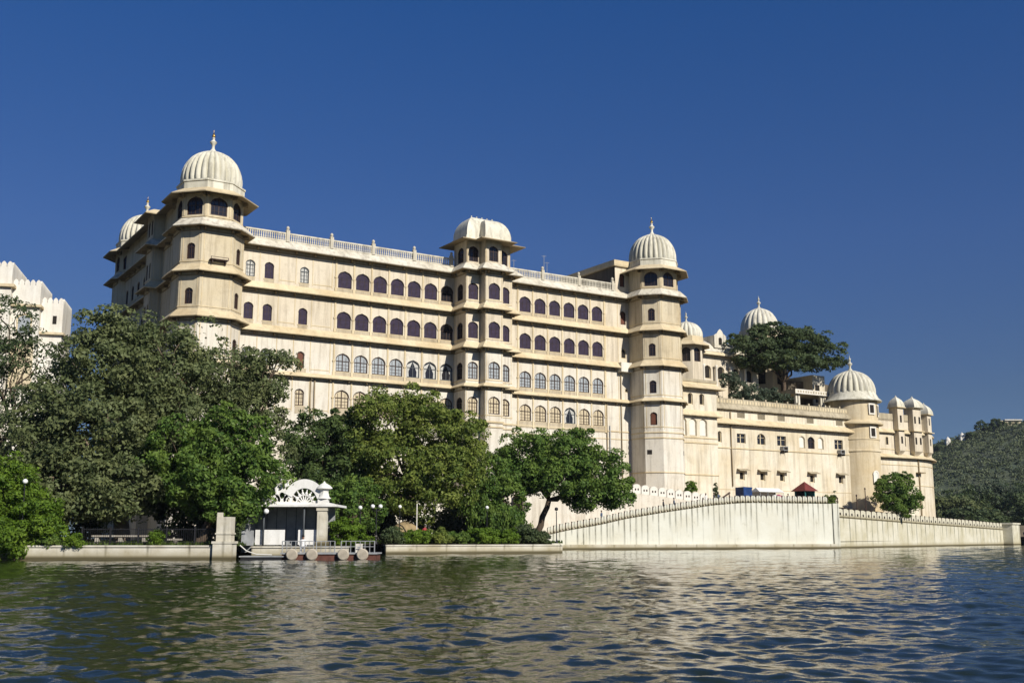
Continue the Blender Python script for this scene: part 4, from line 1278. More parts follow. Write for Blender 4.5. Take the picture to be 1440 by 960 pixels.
for k in range(8): q.box(-3.7 + k * .75, -3.66 + k * .75, 2.56, 2.599, 0, 2.84, 1)
q.build('back_wall', ['grey', 'gframe'], js)
for x0, x1 in ((-3.2, -1.0), (-.0, 1.4)):
    q = MB(); q.box(x0, x1, .05, .12, .05, 1.15); q.build('white_panel', 'lime', js)
q = MB(); q.box(-4.2, -3.3, -.1, 0, -.5, 1.1); q.build('grey_panel', 'grey', js)
e = thing('jetty_globe_lamp', 'small white globe lamp hanging under the jetty shelter eave', 'lamp', (-18.3, 82.0, 3.45)); q = MB(); q.sphere((0, 0, 0), .20); q.build('globe', 'globe', e, smooth=True)
q = MB(); q.tube([(0, 0, .18), (0, .05, .32)], .03, 6); q.build('hook', 'metal', e)

pf = thing('floating_platform', 'red-hulled floating landing platform with round fenders in front of the jetty shelter', 'platform', (-13.6, 79.2, 0))
q = MB(); q.box(-2.6, 4.0, -1.2, 1.6, -.25, .38, 0); q.box(-2.7, 4.1, -1.3, 1.7, .38, .48, 1); q.build('hull', ['rust', 'grey'], pf)
for x in (-1.85, -.45, 1.75, 3.1):
    q = MB()
    prof = [(.16, -.13), (.34, -.13), (.42, -.05), (.42, .05), (.34, .13), (.16, .13), (.16, -.13)]
    vs = []; fs = []; n = 20
    for i, (r, y) in enumerate(prof):
        for k in range(n): a = 2 * math.pi * k / n; vs.append((r * math.cos(a), y, r * math.sin(a)))
    for i in range(len(prof) - 1):
        for k in range(n): k2 = (k + 1) % n; fs.append((i * n + k, i * n + k2, (i + 1) * n + k2, (i + 1) * n + k))
    q.add(vs, fs)
    cap = [(.2 * math.cos(2 * math.pi * k / n), -.135, .2 * math.sin(2 * math.pi * k / n)) for k in range(n)]
    q.add(cap, [tuple(range(n))])
    q.build('fender', 'float', pf, loc=(x, -1.44, .36), smooth=False)
for x0, x1 in ((-2.6, -.4), (-.2, 1.1), (1.55, 3.9)):
    q = MB()
    for z in (.9, 1.28): q.tube([(x0, -1.1, z), (x1, -1.1, z)], .028, 6)
    n = max(2, int((x1 - x0) / .3))
    for k in range(n + 1): x = x0 + (x1 - x0) * k / n; q.tube([(x, -1.1, .48), (x, -1.1, 1.28)], .025 if k not in (0, n) else .04, 6)
    q.build('railing', 'grey', pf)
e = thing('gangway', 'dark low gangway float beside the gate pier', 'gangway', (-17.7, 78.6, 0))
q = MB(); q.box(-1.4, 1.6, -.6, .9, -.2, .18, 0); q.box(-1.5, 1.7, -.65, .95, .18, .26, 1); q.build('deck', ['metal', 'grey'], e)
q = MB(); q.tube([(-1.5, -.5, 1.0), (-1.0, -.55, .6), (-.3, -.6, .38), (.8, -.6, .34)], .04, 6); q.build('rope', 'canvas', e)
e = thing('cooler_box', 'white box standing on the deck of the red platform', 'box', (-10.9, 79.0, .48)); q = MB(); q.box(-.22, .22, -.2, .2, 0, .55, 0); q.box(-.24, .24, -.22, .22, .55, .62, 0); q.box(-.08, .08, -.212, -.2, .3, .42, 1); q.build('body', ['bleach', 'grey'], e)

# ------------------------------------------------------------------ people
def person(label, loc, rz, top, legs, pose='stand', hair='hair', scale=1.0, group=None):
    """one continuous skinned body; clothing colours follow the height of the mesh parts"""
    t = thing('person', label, 'person', loc, rz, group)
    bm = bmesh.new(); lay = bm.verts.layers.skin.verify()
    def V(p, r):
        v = bm.verts.new([c * scale for c in p]); v[lay].radius = (r * scale, r * scale * .85); return v
    if pose == 'stand':
        pel = V((0, 0, .93), .145)
        knees = [((-.09, -.02, .50), (-.10, .02, .08)), ((.09, -.06, .50), (.11, .03, .08))]
        dz = 0
    else:
        pel = V((0, 0, .46), .15)
        knees = [((-.11, -.42, .47), (-.11, -.45, .08)), ((.11, -.42, .47), (.12, -.40, .08))]
        dz = -.47
    bm.verts.ensure_lookup_table()
    pel[lay].use_root = True
    ch = V((0, -.01, 1.22 + dz), .155); sh = V((0, 0, 1.40 + dz), .12); nk = V((0, 0, 1.50 + dz), .055); hd0 = V((0, -.01, 1.58 + dz), .085); hd = V((0, -.01, 1.70 + dz), .075)
    for a, b in ((pel, ch), (ch, sh), (sh, nk), (nk, hd0), (hd0, hd)): bm.edges.new((a, b))
    for k, (kn, an) in enumerate(knees):
        sx = -1 if k == 0 else 1
        hip = V((sx * .09, -.02 if pose == 'stand' else -.08, (.86 if pose == 'stand' else .46)), .10); kv = V(kn, .065); av = V(an, .045); tv = V((an[0], an[1] - .15, .04), .04)
        bm.edges.new((pel, hip)); bm.edges.new((hip, kv)); bm.edges.new((kv, av)); bm.edges.new((av, tv))
        s1 = V((sx * .19, 0, 1.40 + dz), .07); el = V((sx * .25, .02, 1.13 + dz), .045); wr = V((sx * .22, -.10 if pose == 'stand' else -.28, .90 + dz if pose == 'stand' else 1.0 + dz), .032); hn = V((sx * .21, (-.13 if pose == 'stand' else -.35), .82 + dz if pose == 'stand' else .97 + dz), .035)
        bm.edges.new((sh, s1)); bm.edges.new((s1, el)); bm.edges.new((el, wr)); bm.edges.new((wr, hn))
    me = bpy.data.meshes.new('body'); bm.to_mesh(me); bm.free()
    m, nt, b = new_mat('clothed_' + top + '_' + legs)
    tc = nt.nodes.new('ShaderNodeTexCoord'); sx = nt.nodes.new('ShaderNodeSeparateXYZ'); nt.links.new(tc.outputs['Object'], sx.inputs[0])
    colr = nt.nodes.new('ShaderNodeValToRGB'); colr.color_ramp.interpolation = 'CONSTANT'
    nt.links.new(ramp(nt, sx.outputs[2], 0, 2.0 * scale), colr.inputs[0])
    def colof(k): return M[k].node_tree.nodes['Principled BSDF'].inputs['Base Color'].default_value[:]
    el_ = colr.color_ramp.elements
    el_[0].position = 0; el_[0].color = colof(legs)
    el_[1].position = (.92 + dz) / 2; el_[1].color = colof(top)
    n_ = el_.new((1.475 + dz) / 2); n_.color = colof('skin')
    nt.links.new(colr.outputs[0], b.inputs['Base Color']); b.inputs['Roughness'].default_value = .8
    me.materials.append(m)
    o = bpy.data.objects.new('body', me); COL.objects.link(o); o.parent = t
    md = o.modifiers.new('skin', 'SKIN'); md.use_smooth_shade = True
    sb = o.modifiers.new('sub', 'SUBSURF'); sb.levels = 1; sb.render_levels = 1
    q = MB(); q.sphere((0, .015 * scale, (1.70 + dz) * scale), .098 * scale, 12, 0, 1.05); q.build('hair', hair, t, smooth=True)
    return t
pz = 5.62
def on_ramp(x, off):
    p = RA + RD * x + RN * off; return (p.x, p.y, zr(x) - .15)
person('person in dark clothes walking with two others at the top of the ramp', on_ramp(24.6, 2.2), R(70), 'clothdark', 'clothdark')
person('person in blue at the top of the ramp beside the person in dark clothes', on_ramp(25.5, 2.6), R(60), 'clothblue', 'clothdark')
person('person in white partly hidden by the merlons at the top of the ramp', on_ramp(23.0, 1.6), R(-110), 'clothwhite', 'clothdark')
person('person in a dark jacket halfway up the ramp below the wide merlons', on_ramp(16.6, 1.3), R(90), 'clothdark', 'clothdark')
person('person in a blue shirt just ahead of the dark jacket on the ramp', on_ramp(18.2, 1.4), R(90), 'clothblue', 'clothdark')
person('person on the lower ramp next to the leaning tree', on_ramp(8.0, 1.6), R(60), 'clothblue', 'clothdark')
person('person in white sitting on the red platform behind the railing', (-14.9, 78.9, .40), R(10), 'clothwhite', 'clothwhite', 'sit')
person('person in red standing under the middle tree beside the thatched parasol', (-8.6, 109, .95), R(20), 'clothred', 'clothred')
person('person standing by the red-roofed booth on the plaza', (38.6, 153.5, 5.72), R(30), 'clothdark', 'clothdark')

# ------------------------------------------------------------------ booths and small things on the plaza
e = thing('red_roofed_booth', 'teal sentry booth with a red pyramid roof on the plaza', 'booth', (41.2, 154.5, 5.72), AZ)
q = MB(); q.box(-.95, .95, -.95, .95, 0, 1.0, 0)
for sx in (-.9, .9):
    for sy in (-.9, .9): q.box(sx - .08, sx + .08, sy - .08, sy + .08, 1.0, 2.2, 0)
q.box(-.95, .95, .87, .95, 1.0, 2.2, 1); q.box(.87, .95, -.8, .8, 1.0, 2.2, 0)
q.build('body', ['teal', 'dark'], e)
q = MB(); q.add([(-1.35, -1.35, 2.15), (1.35, -1.35, 2.15), (1.35, 1.35, 2.15), (-1.35, 1.35, 2.15), (0, 0, 3.5)], [(0, 1, 4), (1, 2, 4), (2, 3, 4), (3, 0, 4), (3, 2, 1, 0)]); q.build('roof', 'redroof', e)
e = thing('blue_kiosk', 'small kiosk wrapped in blue tarpaulin on the plaza', 'kiosk', (32.2, 152.5, 5.72), AZ)
q = MB(); q.box(-.75, .75, -.7, .7, 0, 1.1, 1); q.box(-.8, .8, -.8, .8, 1.1, 2.6, 0); q.add([(-.85, -.85, 2.6), (.85, -.85, 2.6), (.85, .85, 2.75), (-.85, .85, 2.75), (-.85, -.85, 2.4), (.85, -.85, 2.4)], [(0, 1, 2, 3), (0, 1, 5, 4)], 0)
q.build('body', ['blue', 'clothdark'], e)
e = thing('sloping_beam', 'dark sloping barrier beam leaning beside the blue kiosk', 'barrier', (27.8, 151.3, 5.72), AZ)
q = MB(); q.tube([(0, 0, .3), (3.0, 0, 1.9)], .12, 6); q.tube([(2.9, 0, 0), (2.9, 0, 1.9)], .09, 6); q.build('beam', 'bframe', e)
e = thing('white_tent', 'white canvas stall with open front on the plaza', 'tent', (35.9, 154.4, 5.72), AZ)
q = MB()
for x in (-2.2, -.7, .8, 2.3):
    for y in (-.8, .8): q.tube([(x, y, 0), (x, y, 2.0)], .05, 6, 1)
q.add([(-2.4, -.95, 2.0), (2.5, -.95, 2.0), (2.5, .95, 2.0), (-2.4, .95, 2.0), (-2.2, 0, 2.6), (2.3, 0, 2.6)], [(0, 1, 5, 4), (2, 3, 4, 5), (1, 2, 5), (3, 0, 4)], 0)
q.box(-2.3, 2.4, .8, .84, .2, 2.0, 0); q.build('canopy', ['canvas', 'grey'], e)
e = thing('cloth_stall', 'stall table heaped with pink cloth in front of the white tent', 'stall', (36.6, 152.2, 5.72), AZ)
q = MB(); q.box(-1.1, 1.1, -.4, .4, .75, .85, 1)
for x in (-1, 1): 
    for y in (-.35, .35): q.box(x - .05, x + .05, y - .05, y + .05, 0, .75, 1)
q.build('table', ['canvas', 'bframe'], e)
q = MB(); q.sphere((-.2, 0, 1.15), .55, 12, 0, .75); q.sphere((.45, .05, 1.25), .5, 12, 1, .8); q.sphere((.75, 0, 1.0), .35, 10, 0, .8); q.build('cloth_heap', ['canvas', 'pinkc'], e, smooth=True)

def globe_lamp(label, loc, height, heads=1, dark=False):
    t = thing('street_lamp', label, 'lamp', loc, 0, 'garden globe lamps')
    q = MB(); q.lathe([(.14, 0), (.14, .12), (.07, .3), (.05, .5), (.042, height - .3), (.06, height - .22)], 10)
    if heads > 1: q.tube([(-.32, 0, height - .25), (0, 0, height - .45), (.32, 0, height - .25)], .03, 6)
    q.build('post', 'metal', t, smooth=True)
    for x in ((0,) if heads == 1 else (-.32, .32)):
        q = MB(); q.sphere((x, 0, height), .18, 14); q.build('globe', 'metal' if dark else 'globe', t, smooth=True)
    return t
globe_lamp('globe lamp half sunk in the bright shrub at far left', (-34.1, 76.75, .95), 4.45)
globe_lamp('twin globe lamp standing right of the jetty shelter', (-11.2, 91.0, .95), 3.1, 2)
globe_lamp('single globe lamp under the middle tree left of the white pole', (-10.9, 107.0, .95), 3.5)
globe_lamp('single globe lamp among the hanging branches near the lawn quay', (-2.5, 110, .95), 3.5)
globe_lamp('dark-headed lamp at the right end of the lawn quay', (4.35, 107.9, .95), 3.3, 1, True)
globe_lamp('thin globe lamp between the jetty shelter and the twin lamp', (-13.1, 95, .95), 3.1)
e = thing('white_pole', 'plain white pole standing among the quay shrubs', 'pole', (-9.2, 106.5, .95)); q = MB(); q.tube([(0, 0, 0), (0, 0, 3.7)], .055, 8); q.sphere((0, 0, 3.72), .07, 8); q.build('pole', 'bleach', e)
e = thing('thatched_parasol', 'round thatched garden parasol under the middle tree', 'parasol', (-10.6, 109.5, .95))
q = MB(); q.lathe([(1.6, 1.1), (1.55, 1.2), (1.2, 1.6), (.6, 2.0), (.05, 2.2)], 18); q.build('thatch_roof', 'thatch', e); q = MB(); q.tube([(0, 0, 0), (0, 0, 1.6)], .07, 8); q.build('post', 'bframe', e)
# posts along the plaza edge
for k, (x, y, hgt) in enumerate(((46.2, 156, 2.6), (50.5, 161, 3.2), (53.4, 166, 4.4))):
    e = thing('lamp_post', ['short slim dark post behind the first causeway merlons', 'slim dark post behind the causeway wall left of the round tower', 'tall slim dark post at the foot of the round tower'][k], 'post', (x, y, 4.2), 0, 'posts behind the causeway wall')
    q = MB(); q.lathe([(.16, 0), (.16, .2), (.08, .4), (.07, hgt), (.15, hgt + .1), (.03, hgt + .3)], 8); q.build('post', 'bframe', e)

# iron fence and stones on the left quay
e = thing('iron_fence', 'dark iron fence along the top of the garden quay', 'fence', (-30.5, 78.4, .95))
q = MB()
for z in (.25, 1.15): q.tube([(0, 0, z), (10.0, 0, z)], .03, 6)
for k in range(68): q.tube([(k * .15, 0, .05), (k * .15, 0, 1.25)], .014, 4)
for k in range(6): q.box(k * 2 - .05, k * 2 + .05, -.05, .05, 0, 1.35)
q.build('panel', 'metal', e)
for k, (x, y, L, hh) in enumerate(((-31.0, 81.5, 4.2, .75), (-26.6, 80.6, 2.4, .5))):
    e = thing('stone_bench', ['long pale stone bench behind the iron fence', 'short pale stone bench nearer the gate pier'][k], 'bench', (x, y, .95))
    q = MB(); q.box(0, L, 0, .55, hh - .12, hh); n = 3
    for j in range(n): q.box(.2 + j * (L - .7) / (n - 1), .5 + j * (L - .7) / (n - 1), .08, .47, 0, hh - .12)
    q.build('seat', 'stone', e)

# ------------------------------------------------------------------ foliage
def quads_mesh(name, V, mat, parent=None, loc=(0, 0, 0)):
    """V: (n,4,3) array of leaf quads"""
    n = len(V)
    me = bpy.data.meshes.new(name)
    me.vertices.add(n * 4); me.vertices.foreach_set('co', V.astype(np.float32).ravel())
    me.loops.add(n * 4); me.loops.foreach_set('vertex_index', np.arange(n * 4, dtype=np.int32))
    me.polygons.add(n); me.polygons.foreach_set('loop_start', np.arange(0, n * 4, 4, dtype=np.int32))
    try: me.polygons.foreach_set('loop_total', np.full(n, 4, dtype=np.int32))
    except Exception: pass
    me.materials.append(M[mat]); me.update(calc_edges=True); me.validate()
    o = bpy.data.objects.new(name, me); COL.objects.link(o); o.location = loc
    if parent is not None: o.parent = parent
    return o

def unit(a): return a / (np.linalg.norm(a, axis=-1, keepdims=True) + 1e-9)
def leaves(rng, lobes, per_clump, clump_r, leaf, density=1.0, droop=0.0, shell=.55, flat=1.0):
    """lobes: (centre, radii, clumps). Clumps sit in the outer part of each lobe, leaves on the upper skin of each clump."""
    out = []
    for c, rad, nc in lobes:
        c = np.array(c, float); rad = np.array(rad, float)
        nc = max(3, int(nc * density))
        d = unit(rng.normal(size=(nc, 3)))
        rr = (shell + (1 - shell) * rng.random((nc, 1)) ** .5) * (1 + .16 * rng.normal(size=(nc, 1)))
        cc = c + d * rr * rad
        cr = clump_r * (.6 + .8 * rng.random(nc))
        for k in range(nc):
            m = int(per_clump * 1.4 * (.6 + .8 * rng.random()))
            e = unit(rng.normal(size=(m, 3)) + .75 * d[k] + np.array((0, 0, .45)))
            r3 = cr[k] * (.62 + .46 * rng.random((m, 1)))
            p = cc[k] + e * r3 * np.array((1, 1, .72 * flat))
            if droop: p[:, 2] -= droop * rng.random(m) ** 2
            nrm = unit(e + .55 * rng.normal(size=(m, 3)))
            t = unit(np.cross(nrm, rng.normal(size=(m, 3)))); b = np.cross(nrm, t)
            if droop: t = unit(t * .5 + np.array((0, 0, -1.0)))
            L = leaf * (.42 + .82 * rng.random((m, 1))); Wd = L * .52
            q = np.stack((p - t * L, p + b * Wd - t * L * .1, p + t * L, p - b * Wd + nrm * L * .12 - t * L * .1), axis=1)
            out.append(q)
    return np.concatenate(out)

def limb(mb, a, b, r0, r1, rng, n=5, wob=.12, mat=0):
    a = np.array(a, float); b = np.array(b, float); L = np.linalg.norm(b - a)
    pts = []; rad = []
    for i in range(n + 1):
        t = i / n
        p = a + (b - a) * t + (rng.normal(size=3) * wob * L * .35 if 0 < i < n else 0)
        p[2] += math.sin(t * math.pi) * L * .04
        pts.append(tuple(p)); rad.append(r0 + (r1 - r0) * t)
    mb.tube(pts, rad, 7, mat)
    return pts

def tree(name, label, base, fork, lobes, mat, trunk_r, seed, per=70, clump=1.0, leaf=.2, density=1.0, droop=0, bark='bark', group=None, cat='tree', shell=.55, flat=1.0, hang=None):
    rng = np.random.default_rng(seed)
    t = thing(name, label, cat, base, 0, group)
    B = np.array(base, float)
    rel = [(np.array(c) - B, r, n) for c, r, n in lobes]
    q = MB()
    fk = np.array(fork) - B
    limb(q, (0, 0, -.2), fk, trunk_r * 1.25, trunk_r * .85, rng, 5, .06)
    q.lathe([(trunk_r * 1.9, -.2), (trunk_r * 1.45, .15), (trunk_r * 1.2, .6)], 9, cap=False)
    for c, r, n in rel:
        tip = c + np.array((0, 0, -r[2] * .15))
        pts = limb(q, fk, tip, trunk_r * .6, trunk_r * .14, rng, 5, .16)
        for k in range(5):
            st = np.array(pts[2 + k % 4]); d = unit(rng.normal(size=3) + np.array((0, 0, .4)))
            limb(q, st, c + d * np.array(r) * .8, trunk_r * .22, .025, rng, 4, .15)
    q.build('trunk', bark, t, smooth=True)
    V = leaves(rng, rel, per, clump, leaf, density, 0, shell, flat)
    if hang:
        V = np.concatenate((V, leaves(rng, [(np.array(c) - B, r, n) for c, r, n in hang], per, clump * .7, leaf, density, 1.6, .1)))
    quads_mesh('crown', V, mat, t)
    return t

def shrub(label, base, lobes, mat, seed, per=60, clump=.4, leaf=.12, density=1.0, name='shrub', cat='shrub', group=None, droop=0):
    rng = np.random.default_rng(seed)
    t = thing(name, label, cat, base, 0, group)
    B = np.array(base, float)
    rel = [(np.array(c) - B, r, n) for c, r, n in lobes]
    q = MB()
    for c, r, n in rel:
        for k in range(3): limb(q, (rng.normal() * .1, rng.normal() * .1, -.1), c + rng.normal(size=3) * np.array(r) * .3, .05, .015, rng, 4, .1)
    q.build('stems', 'bark', t)
    quads_mesh('foliage', leaves(rng, rel, per, clump, leaf, density, droop, .35), mat, t)
    return t

# big grey-green tree at left
tree('broad_tree', 'huge olive-green spreading tree over the garden quay left of the palace tower', (-30.4, 86, .9), (-30.6, 86.5, 5.5),
     [((-32.6, 87, 15.4), (3.5, 3.5, 3.9), 120), ((-28.6, 88, 15.0), (4.0, 4, 3.8), 130), ((-36.4, 86, 10.4), (2.6, 3.2, 3.2), 74), ((-32.0, 84.5, 9.2), (4.6, 3.6, 4.2), 150),
      ((-27.4, 86, 9.4), (3.4, 3.6, 4.0), 96), ((-34.5, 83.5, 5.2), (3.6, 2.6, 2.6), 84), ((-29.6, 83.2, 5.0), (3.2, 2.4, 2.1), 70), ((-37.2, 84.5, 5.6), (1.7, 2.4, 2.2), 34)],
     'leafA', .55, 11, per=86, clump=1.05, leaf=.19, bark='barkpale')
tree('loose_tree', 'loose dark branchy tree whose twigs reach out over the palace wall', (-22.8, 93, .9), (-23.0, 93, 8.0),
     [((-24.6, 93, 15.0), (3.2, 3.2, 2.8), 64), ((-22.2, 93, 14.8), (2.3, 3, 2.2), 46), ((-20.4, 93, 16.4), (1.3, 1.6, .7), 14), ((-26.6, 93, 12.2), (3, 3, 3.4), 70), ((-22.4, 92, 10.4), (3.2, 3, 3.2), 80), ((-21.2, 93, 13.2), (1.4, 2, 1.6), 18)],
     'leafA', .4, 12, per=58, clump=.95, leaf=.18)
tree('bushy_tree', 'mid-green bushy tree just left of the jetty shelter crest', (-23.3, 82.6, .9), (-22.6, 83, 4.0),
     [((-21.6, 83.2, 8.4), (2.8, 2.6, 2.6), 90), ((-19.6, 83, 6.0), (2.1, 2.3, 2.2), 65), ((-23.6, 82.8, 5.9), (2.7, 2.4, 2.4), 85), ((-21.2, 82.4, 4.2), (2.2, 2.0, 1.5), 60), ((-25.6, 83, 8.0), (2.0, 2.2, 2.2), 50)],
     'leafB', .28, 13, per=80, clump=.8, leaf=.17)
tree('dark_tree', 'dark thin-leaved tree in front of the crenellated building', (-45.6, 97, .9), (-45.4, 97, 8.0),
     [((-45.6, 97, 20.4), (2.2, 2.2, 2.4), 40), ((-43.6, 97, 17.2), (2.6, 2.4, 2.0), 46), ((-47.4, 97, 16.4), (3.4, 2.6, 2.6), 60), ((-42.6, 96, 12.6), (3.0, 2.6, 2.4), 60), ((-46, 96, 11.0), (3.6, 3, 3.0), 80), ((-41.4, 96, 8.4), (2.6, 2.6, 2.6), 60)],
     'leafD', .38, 14, per=40, clump=.95, leaf=.17, density=.75)
shrub('large bright green shrub spilling over the garden quay at far left', (-34.2, 77.6, .9),
      [((-36.0, 78.0, 5.0), (1.8, 1.4, 1.9), 60), ((-34.0, 77.9, 3.6), (1.9, 1.4, 1.6), 60), ((-36.8, 77.6, 2.6), (1.7, 1.2, 1.5), 44), ((-33.2, 77.4, 2.2), (1.4, 1.0, 1.2), 36), ((-34.8, 76.8, 1.4), (1.1, .7, 1.2), 34), ((-38.8, 78.4, 4.4), (1.6, 1.4, 2.2), 44), ((-35.6, 76.9, 1.6), (1.3, .6, 1.1), 40), ((-36.6, 76.7, .6), (1.0, .4, .6), 20)],
      'leafC', 15, per=85, clump=.62, leaf=.13, name='bright_shrub')
# middle trees
tree('dense_tree', 'dark round-crowned tree behind the twin lamp right of the jetty shelter', (-18.6, 113, .9), (-18.8, 113, 4.5),
     [((-20.4, 113, 10.8), (3.2, 3, 3.0), 110), ((-17.4, 112.6, 11.2), (2.8, 2.8, 2.8), 90), ((-19.2, 111.5, 7.2), (3.6, 2.8, 2.8), 110), ((-16, 112, 7), (2.4, 2.4, 3.0), 60)],
     'leafF', .32, 16, per=78, clump=.9, leaf=.20)
tree('dark_fill_tree', 'shadowy low tree filling the gap behind the twin lamp', (-15.0, 104, .9), (-15.0, 104, 3.2),
     [((-17.0, 106, 4.6), (2.0, 1.6, 1.8), 40), ((-14.4, 106, 4.2), (1.9, 1.6, 1.7), 40), ((-15.4, 107, 6.0), (1.9, 1.6, 1.2), 28)], 'leafB', .2, 17, per=70, clump=.7, leaf=.18)
tree('bright_tree', 'large yellow-green tree with a billowing crown in the middle of the garden', (-10.6, 112, .9), (-10.4, 112, 5.0),
     [((-12.9, 112, 13.2), (3.1, 3.2, 2.9), 84), ((-8.9, 112, 12.7), (2.9, 3.2, 2.8), 80), ((-5.4, 112, 10.8), (2.6, 3, 3.4), 76), ((-11.6, 110, 8.6), (3.4, 2.6, 2.9), 84), ((-7.0, 110, 7.6), (3.4, 2.8, 2.9), 84), ((-14.6, 111.5, 9.6), (1.9, 2.3, 2.6), 38), ((-9.6, 109.6, 5.4), (2.8, 2.0, 1.7), 44)],
     'leafE', .42, 18, per=95, clump=1.0, leaf=.19)
tree('hanging_tree', 'slender tree with hanging green branches between the two round trees', (-1.0, 114, .9), (-1.4, 114, 4.0),
     [((-2.2, 114, 7.6), (2.2, 2, 2.2), 60), ((-.6, 113.6, 5.4), (1.7, 1.6, 2.0), 50), ((-3.4, 113.5, 5.6), (1.5, 1.6, 1.8), 36)], 'leafB', .18, 19, per=70, clump=.7, leaf=.17,
     hang=[((-1.0, 112.8, 3.6), (2.2, 1.2, 1.4), 60), ((-3.6, 112.5, 5.2), (1.6, 1.2, 1.4), 34)])
tree('leaning_tree', 'round dense green tree on a leaning bare trunk in front of the white terrace wall', (2.4, 118, .9), (4.0, 118.3, 5.5),
     [((1.8, 118, 10.0), (2.9, 3, 2.5), 84), ((5.4, 118, 10.6), (3.3, 3.2, 2.3), 92), ((9.0, 118, 8.3), (2.9, 2.8, 2.3), 76), ((4.8, 116.6, 7.8), (3.4, 2.4, 1.8), 80), ((.6, 117.5, 8.0), (2.0, 2.4, 1.9), 42), ((10.8, 118, 6.2), (1.8, 2, 1.4), 32), ((7.8, 117.4, 6.0), (2.0, 1.8, 1.2), 34)],
     'leafB', .32, 20, per=90, clump=.95, leaf=.19)
# rooftop tree
rb = W(94.6, -6, 22.0)
def WR(s, o, z): return W(s, o, z)
tree('rooftop_tree', 'dark flat-topped tree growing on the terrace beside the octagonal tower', rb, W(94.9, -6, 27.0),
     [(WR(87.5, -6, 31.6), (4.6, 3, 2.4), 90), (WR(93.0, -6, 34.4), (4.8, 3.4, 2.4), 110), (WR(98.6, -6, 34.0), (4.6, 3.2, 2.6), 100), (WR(103.4, -6, 32.0), (4.0, 3, 2.0), 80), (WR(91.4, -5.2, 30.6), (4.0, 2.6, 1.8), 70), (WR(97.0, -5, 31.0), (3.6, 2.6, 1.8), 64)],
     'leafD', .34, 21, per=56, clump=1.05, leaf=.27, flat=.7, density=.8)
shrub('grey-green creeper bushes on the terrace left of the octagonal tower', W(84.5, -4, 22), [(W(82.6, -4, 24.4), (2.0, 1.4, 1.6), 30), (W(86.0, -4, 24.0), (2.4, 1.4, 1.2), 34), (W(90.4, -4, 23.8), (2.4, 1.4, 1.1), 30), (W(80.4, -3.6, 26.0), (1.2, 1.0, 1.6), 22)],
      'leafG', 22, per=60, clump=.7, leaf=.2, name='terrace_shrub')
tree('bastion_tree', 'round dark tree at the foot of the bastion behind the causeway wall', (59.9, 172, 3.8), (60.2, 172, 6.4),
     [((60.6, 172, 9.4), (2.2, 2.2, 2.0), 60), ((58.8, 172, 8.2), (1.8, 2, 2.0), 46), ((62.0, 171.6, 7.2), (1.9, 2, 1.8), 48), ((60.0, 171, 6.4), (2.0, 1.8, 1.6), 44)], 'leafB', .2, 23, per=66, clump=.75, leaf=.2)
# clipped ball bushes
for k, (x, y, z, r, lab) in enumerate(((24.6, 151.6, 7.4, .85, 'clipped ball bush above the terrace wall beside the tower'), (43.6, 150.6, 5.6, .62, 'small clipped ball bush on the ramp pier'))):
    t = shrub(lab, (x, y, z - 1.5), [((x, y, z + (.8 if k == 0 else .9)), (r, r, r), 40)], 'leafC' if k == 0 else 'leafE', 30 + k, per=60, clump=.3, leaf=.11, name='ball_bush')
for k, (x, y, z, lab) in enumerate(((28.6, 154, 5.7, 'thin dark cypress near the people at the top of the ramp'), (46.4, 158, 4.6, 'thin dark cypress right of the red-roofed booth'))):
    shrub(lab, (x, y, z), [((x, y, z + .9), (.34, .34, .7), 14), ((x, y, z + 2.0), (.22, .22, .7), 12), ((x, y, z + 2.8), (.1, .1, .5), 6)], 'leafD', 40 + k, per=40, clump=.25, leaf=.1, name='cypress', cat='tree')
# shrubs along the lawn quay
qa, qb = Vector((-11.5, 101.0)), Vector((4.9, 107.5)); qd = (qb - qa).normalized(); qn = Vector((-qd.y, qd.x))
spec = [(.9, 1.6, .9, 1.1, 'leafD', 'dark leafy shrub at the left end of the lawn quay'), (3.0, 1.4, 1.3, .95, 'leafC', 'low bright shrub under the white pole'), (5.2, 1.7, 1.3, 1.0, 'leafE', 'yellow-green shrub right of the white pole'),
        (7.4, 2.0, 1.2, .85, 'leafB', 'low green shrub in the middle of the lawn quay'), (9.6, 1.5, 1.5, 1.25, 'leafC', 'tall bright shrub under the hanging branches'), (11.8, 1.5, 1.4, 1.0, 'leafC', 'light green shrub right of the hanging branches'),
        (13.9, 2.2, 1.6, 1.35, 'leafD', 'dark shrub at the foot of the leaning tree'), (15.6, 1.6, 1.1, .9, 'leafD', 'small dark shrub under the dark-headed lamp')]
for k, (x, off, r, hh, mt, lab) in enumerate(spec):
    p = qa + qd * x + qn * off
    shrub(lab, (p.x, p.y, .9), [((p.x, p.y, .95 + hh * .55), (r, .8, hh * .6), 46), ((p.x + r * .5, p.y + .4, .95 + hh * .5), (r * .6, .7, hh * .7), 26)], mt, 50 + k, per=70, clump=.34, leaf=.11, group='shrubs along the lawn quay')
shrub('round bright bush beside the jetty shelter pillar', (-12.6, 84.6, .95), [((-12.9, 84.6, 1.9), (1.1, .9, 1.0), 60), ((-12.0, 84.8, 1.7), (.9, .8, .85), 40)], 'leafC', 60, per=80, clump=.36, leaf=.1, name='round_bush')
for k, (x, y, r, lab) in enumerate(((-32.2, 77.3, .55, 'small tuft hanging over the garden quay by the bright shrub'), (-30.4, 77.2, .6, 'second tuft hanging over the garden quay right of the bright shrub'), (-25.2, 78.6, .7, 'leafy tuft growing through the iron fence'))):
    shrub(lab, (x, y, .9), [((x, y - (.2 if k < 2 else 0), 1.25 if k < 2 else 1.5), (r, .45, .45 if k < 2 else .6), 34)], 'leafC' if k else 'leafB', 64 + k, per=55, clump=.28, leaf=.09, group='tufts on the garden quay')
